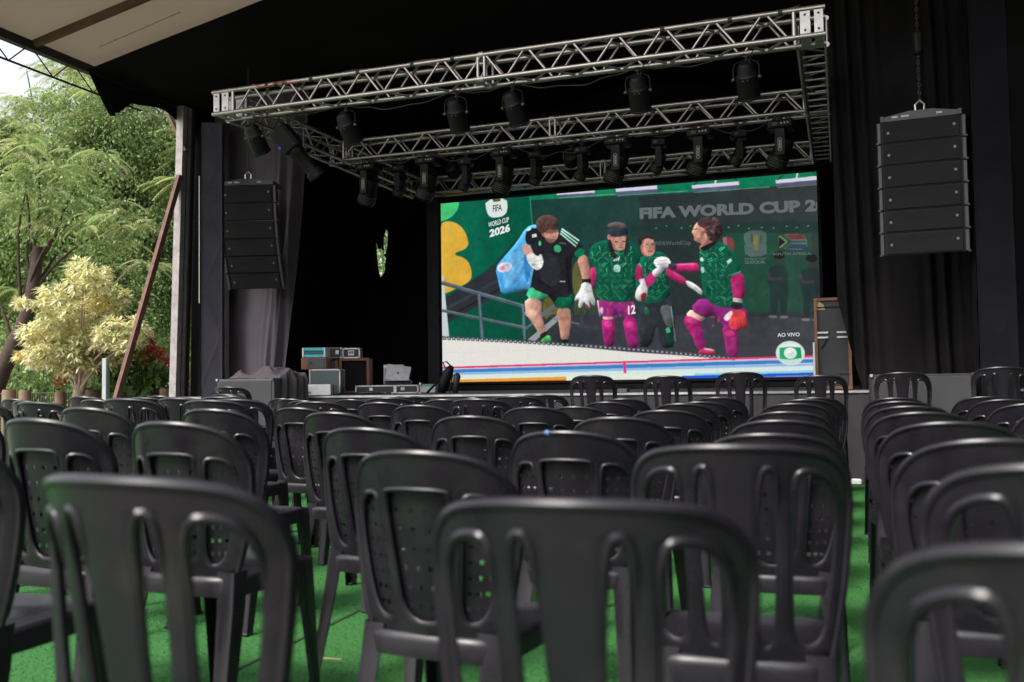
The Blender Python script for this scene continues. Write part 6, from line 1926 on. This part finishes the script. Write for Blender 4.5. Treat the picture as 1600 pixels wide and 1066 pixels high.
        for k in range(6):
            e = Vector(bl[k][0]); limb(st, [(0, 0, 0), e * .5 + Vector((0, 0, .1)), e], .03, .01, 5)
        st.build('stem', M_BARK, o, 180)
        tag(o, lab, 'bush', 'bushes beyond the tent')
    # far wood closing the view
    P = []
    for k in range(60):
        px = random.uniform(-160, 900); D = random.uniform(34, 44)
        c = atd(px, 600, D); z = random.uniform(1.0, 8.5)
        P.append(((c.x, c.y, z), (2.4, 2.4, 2.0)))
    o = link('far_wood', merge_leaf('far_wood', [vine_leaves(P, 420, PAL_M + PAL_D, .26)], M_LEAF))
    tag(o, 'mass of green woodland far behind the garden trees', 'woodland', kind='stuff')

    # pale yellow shrub
    D = 13.9
    g = ground_at(118, D)
    t = empty('yellow_shrub', g)
    tb = MB()
    T = lambda x, y, dd=0: atd(x, y, D + dd) - g
    base = Vector((0, 0, 0))
    tips = [(85, 545), (105, 500), (128, 470), (150, 510), (170, 540), (60, 520), (190, 500), (135, 430), (100, 450), (165, 460), (210, 530), (45, 560)]
    fork = T(122, 608)
    limb(tb, [base, T(118, 650), fork], .085, .065, 10)
    for k, (x, y) in enumerate(tips):
        mid = T(122 + (x - 122) * .28, 574, random.uniform(-.12, .12))
        limb(tb, [fork - Vector((0, 0, .06)), mid, T(x, y, random.uniform(-.5, .5))], .026, .010, 7)
    limb(tb, [T(124, 615), T(135, 585), T(145, 565)], .04, .02, 8)
    tb.build('trunk', mat('pale_bark', (.36, .27, .21), .85, var=.3, scale=14, bump=.4, bscale=50), t, 180)
    heads = []
    shapes = [(135, 440, 40, 28), (85, 470, 40, 30), (170, 470, 40, 35), (70, 520, 45, 32), (125, 500, 60, 40), (190, 520, 45, 38), (60, 560, 38, 22), (110, 565, 50, 25), (165, 555, 45, 28), (215, 525, 25, 20), (35, 475, 14, 8), (125, 415, 20, 12), (118, 540, 60, 40), (160, 430, 12, 14)]
    for (x, y, rx, ry) in shapes:
        for k in range(int(6 + rx * ry / 28)):
            a = rng.uniform(0, 2 * PI); q = math.sqrt(rng.uniform(0, 1))
            heads.append(T(x + .84 * q * rx * math.cos(a), y + .74 * q * ry * math.sin(a), 1.1 * (shapes.index((x, y, rx, ry)) % 5 - 2) / 4 + rng.uniform(-.3, .3)))
    B, Dd, S, LL, WW, CC, CU = [], [], [], [], [], [], []
    for h in heads:
        h = np.array(h)
        hue = rng.uniform(0, 1)
        bc = np.array([.78, .72, .36]) * (1 - hue) + np.array([.74, .73, .48]) * hue
        if rng.uniform() < .06: bc = np.array([.62, .46, .06])
        for i in range(20):
            a = rng.uniform(0, 2 * PI); e = rng.uniform(-.5, 1.2)
            d = np.array([math.cos(a) * math.cos(e), math.sin(a) * math.cos(e), math.sin(e)])
            B.append(h + d * .02); Dd.append(d); S.append(np.cross(d, [.05, .02, 1])); LL.append(rng.uniform(.09, .16)); WW.append(rng.uniform(.024, .036))
            gm = rng.uniform(0, 1)
            CC.append(bc * rng.uniform(.75, 1.15) if gm > .09 else np.array([.16, .24, .06]) * rng.uniform(.8, 1.3)); CU.append(.05)
    link('crown', leaf_mesh('crown', *map(np.array, (B, Dd, S, LL, WW, CC)), leafmat('yellow_leaf', .30, .45, .35), np.array(CU)), t)
    tag(t, 'round shrub with pale yellow strap leaves and branching trunk', 'shrub')
    # red-flowered bush with large leaves
    D = 14.8
    g = ground_at(215, D)
    t = empty('flowering_bush', g)
    st = MB(); B, Dd, S, LL, WW, CC, CU = [], [], [], [], [], [], []
    FB = []
    for k in range(46):
        p = atd(random.uniform(150, 272), random.uniform(530, 618), D + random.uniform(-.5, .6)) - g
        if k % 3 == 0: limb(st, [(random.uniform(-.2, .2), random.uniform(-.2, .2), 0), p * .55 + Vector((0, 0, .15)), p], .02, .008, 5)
        FB.append(np.array(p))
        for i in range(22):
            d = rand_dirs(1)[0]; d[2] = d[2] * .6 - .1
            B.append(np.array(p) + rng.normal(0, .10, 3)); Dd.append(d); S.append(np.cross(d, [.05, .02, 1])); LL.append(rng.uniform(.14, .24)); WW.append(rng.uniform(.07, .11))
            CC.append(np.array([(.07, .15, .035), (.10, .20, .05), (.15, .26, .07), (.05, .11, .03)][rng.integers(0, 4)]) * rng.uniform(.8, 1.3)); CU.append(.05)
    st.build('stem', M_BARK, t, 180)
    link('foliage', leaf_mesh('foliage', *map(np.array, (B, Dd, S, LL, WW, CC)), leafmat('broad_leaf', .35, .4, .45), np.array(CU)), t)
    for (x, y) in ((228, 535), (238, 545), (245, 555), (222, 548), (252, 548), (262, 565), (225, 565), (188, 508), (193, 503), (155, 582), (132, 580), (100, 588), (250, 560), (238, 532), (178, 562), (90, 595)):
        p = atd(x, y, D - .55) - g
        n = 34
        d = rand_dirs(n, .2)
        c = np.array([.42, .012, .022]) * rng.uniform(.6, 1.3, (n, 1))
        b = np.array(p) + rng.normal(0, .035, (n, 3)) + np.array([0, 0, .05]) * rng.uniform(-1, 1, (n, 1))
        fl_ = link('flower', leaf_mesh('flower', b, d, rng.normal(0, 1, (n, 3)), rng.uniform(.04, .075, n), .028, c, leafmat('red_petal', .3, .5, .3), np.full(n, .01)), t)
        fl_['kind'] = 'stuff'
    tag(t, 'broad-leaved bush with dark red flower spikes beside the brown brace', 'bush')

    # low fence: timber bollards with dark mesh between them
    D = 14.3
    xs = [14, 39, 109 - 15, 144, 258]
    tops = [609, 610, 612, 609, 607]
    wd = [.20, .18, .16, .20, .17]
    M_BOL = mat('weathered_timber', (.15, .10, .065), .85, var=.35, scale=7, bump=.4, bscale=40)
    pos = ['leftmost, beside its shorter twin', 'second from left, close to the leaning trunk', 'half hidden behind the yellow shrub trunk', 'between the shrub trunk and the grey pole', 'rightmost, close to the tent post']
    for i, (x, y, w) in enumerate(zip(xs, tops, wd)):
        p = atd(x, y, D)
        r_ = w / 2
        o = MB().lathe([(r_, 0), (r_ * 1.02, p.z * .5), (r_ * .98, p.z - .03), (r_ * .86, p.z)], 14).build('timber_bollard', M_BOL, None, 40, loc=(p.x, p.y, 0))
        tag(o, 'weathered round timber bollard, ' + pos[i], 'bollard', 'timber bollards of the garden fence')
    f0, f1 = atd(-40, 612, D + .15), atd(300, 607, D + .15)
    f = empty('mesh_fence', (f0.x, f0.y, 0))
    dv = Vector((f1.x - f0.x, f1.y - f0.y, 0))
    n = 90
    wm = MB().box((0, 0, .5), (.008, .008, .96)).mesh('fence_wire', M_DARKST)
    for k in range(n + 1):
        link('fence_wire', wm, f, dv * (k / n))
    for z in (.12, .5, .98):
        MB().tube([Vector((0, 0, z)), dv + Vector((0, 0, z))], .008, 5).build('fence_rail', M_DARKST, f)
    tag(f, 'low dark wire fence between the timber bollards', 'fence')
    p = atd(165.5, 560, 13.2)
    o = MB().box((0, 0, p.z / 2), (.075, .075, p.z), bev=.006).build('grey_pole', mat('grey_pole', (.30, .33, .34), .5, metal=.2, var=.15, scale=6), None, loc=(p.x, p.y, 0))
    tag(o, 'square pale grey metal pole right of the yellow shrub', 'pole')
garden()

def litter():
    d = ray(492, 1036); t = -HC / d[2]
    p = Vector((d[0] * t, d[1] * t, .014))
    o = MB().tube(chaikin([(0, 0, 0), (.03, .01, .004), (.06, .005, .006), (.10, .02, .002)], 2, False), .003, 5).build('dry_twig', mat('dry_straw', (.42, .33, .17), .8), None, loc=p)
    tag(o, 'short dry straw lying on the turf left of the centre chairs', 'twig')
    d = ray(1352, 1040); t = -HC / d[2]
    p = Vector((d[0] * t, d[1] * t, .014))
    o = MB().tube([(0, 0, 0), (.02, .012, .004), (.045, .01, .001)], .0026, 5).build('dry_twig', MATS['dry_straw'], None, loc=p)
    tag(o, 'tiny dry straw on the turf in the right aisle', 'twig')
litter()
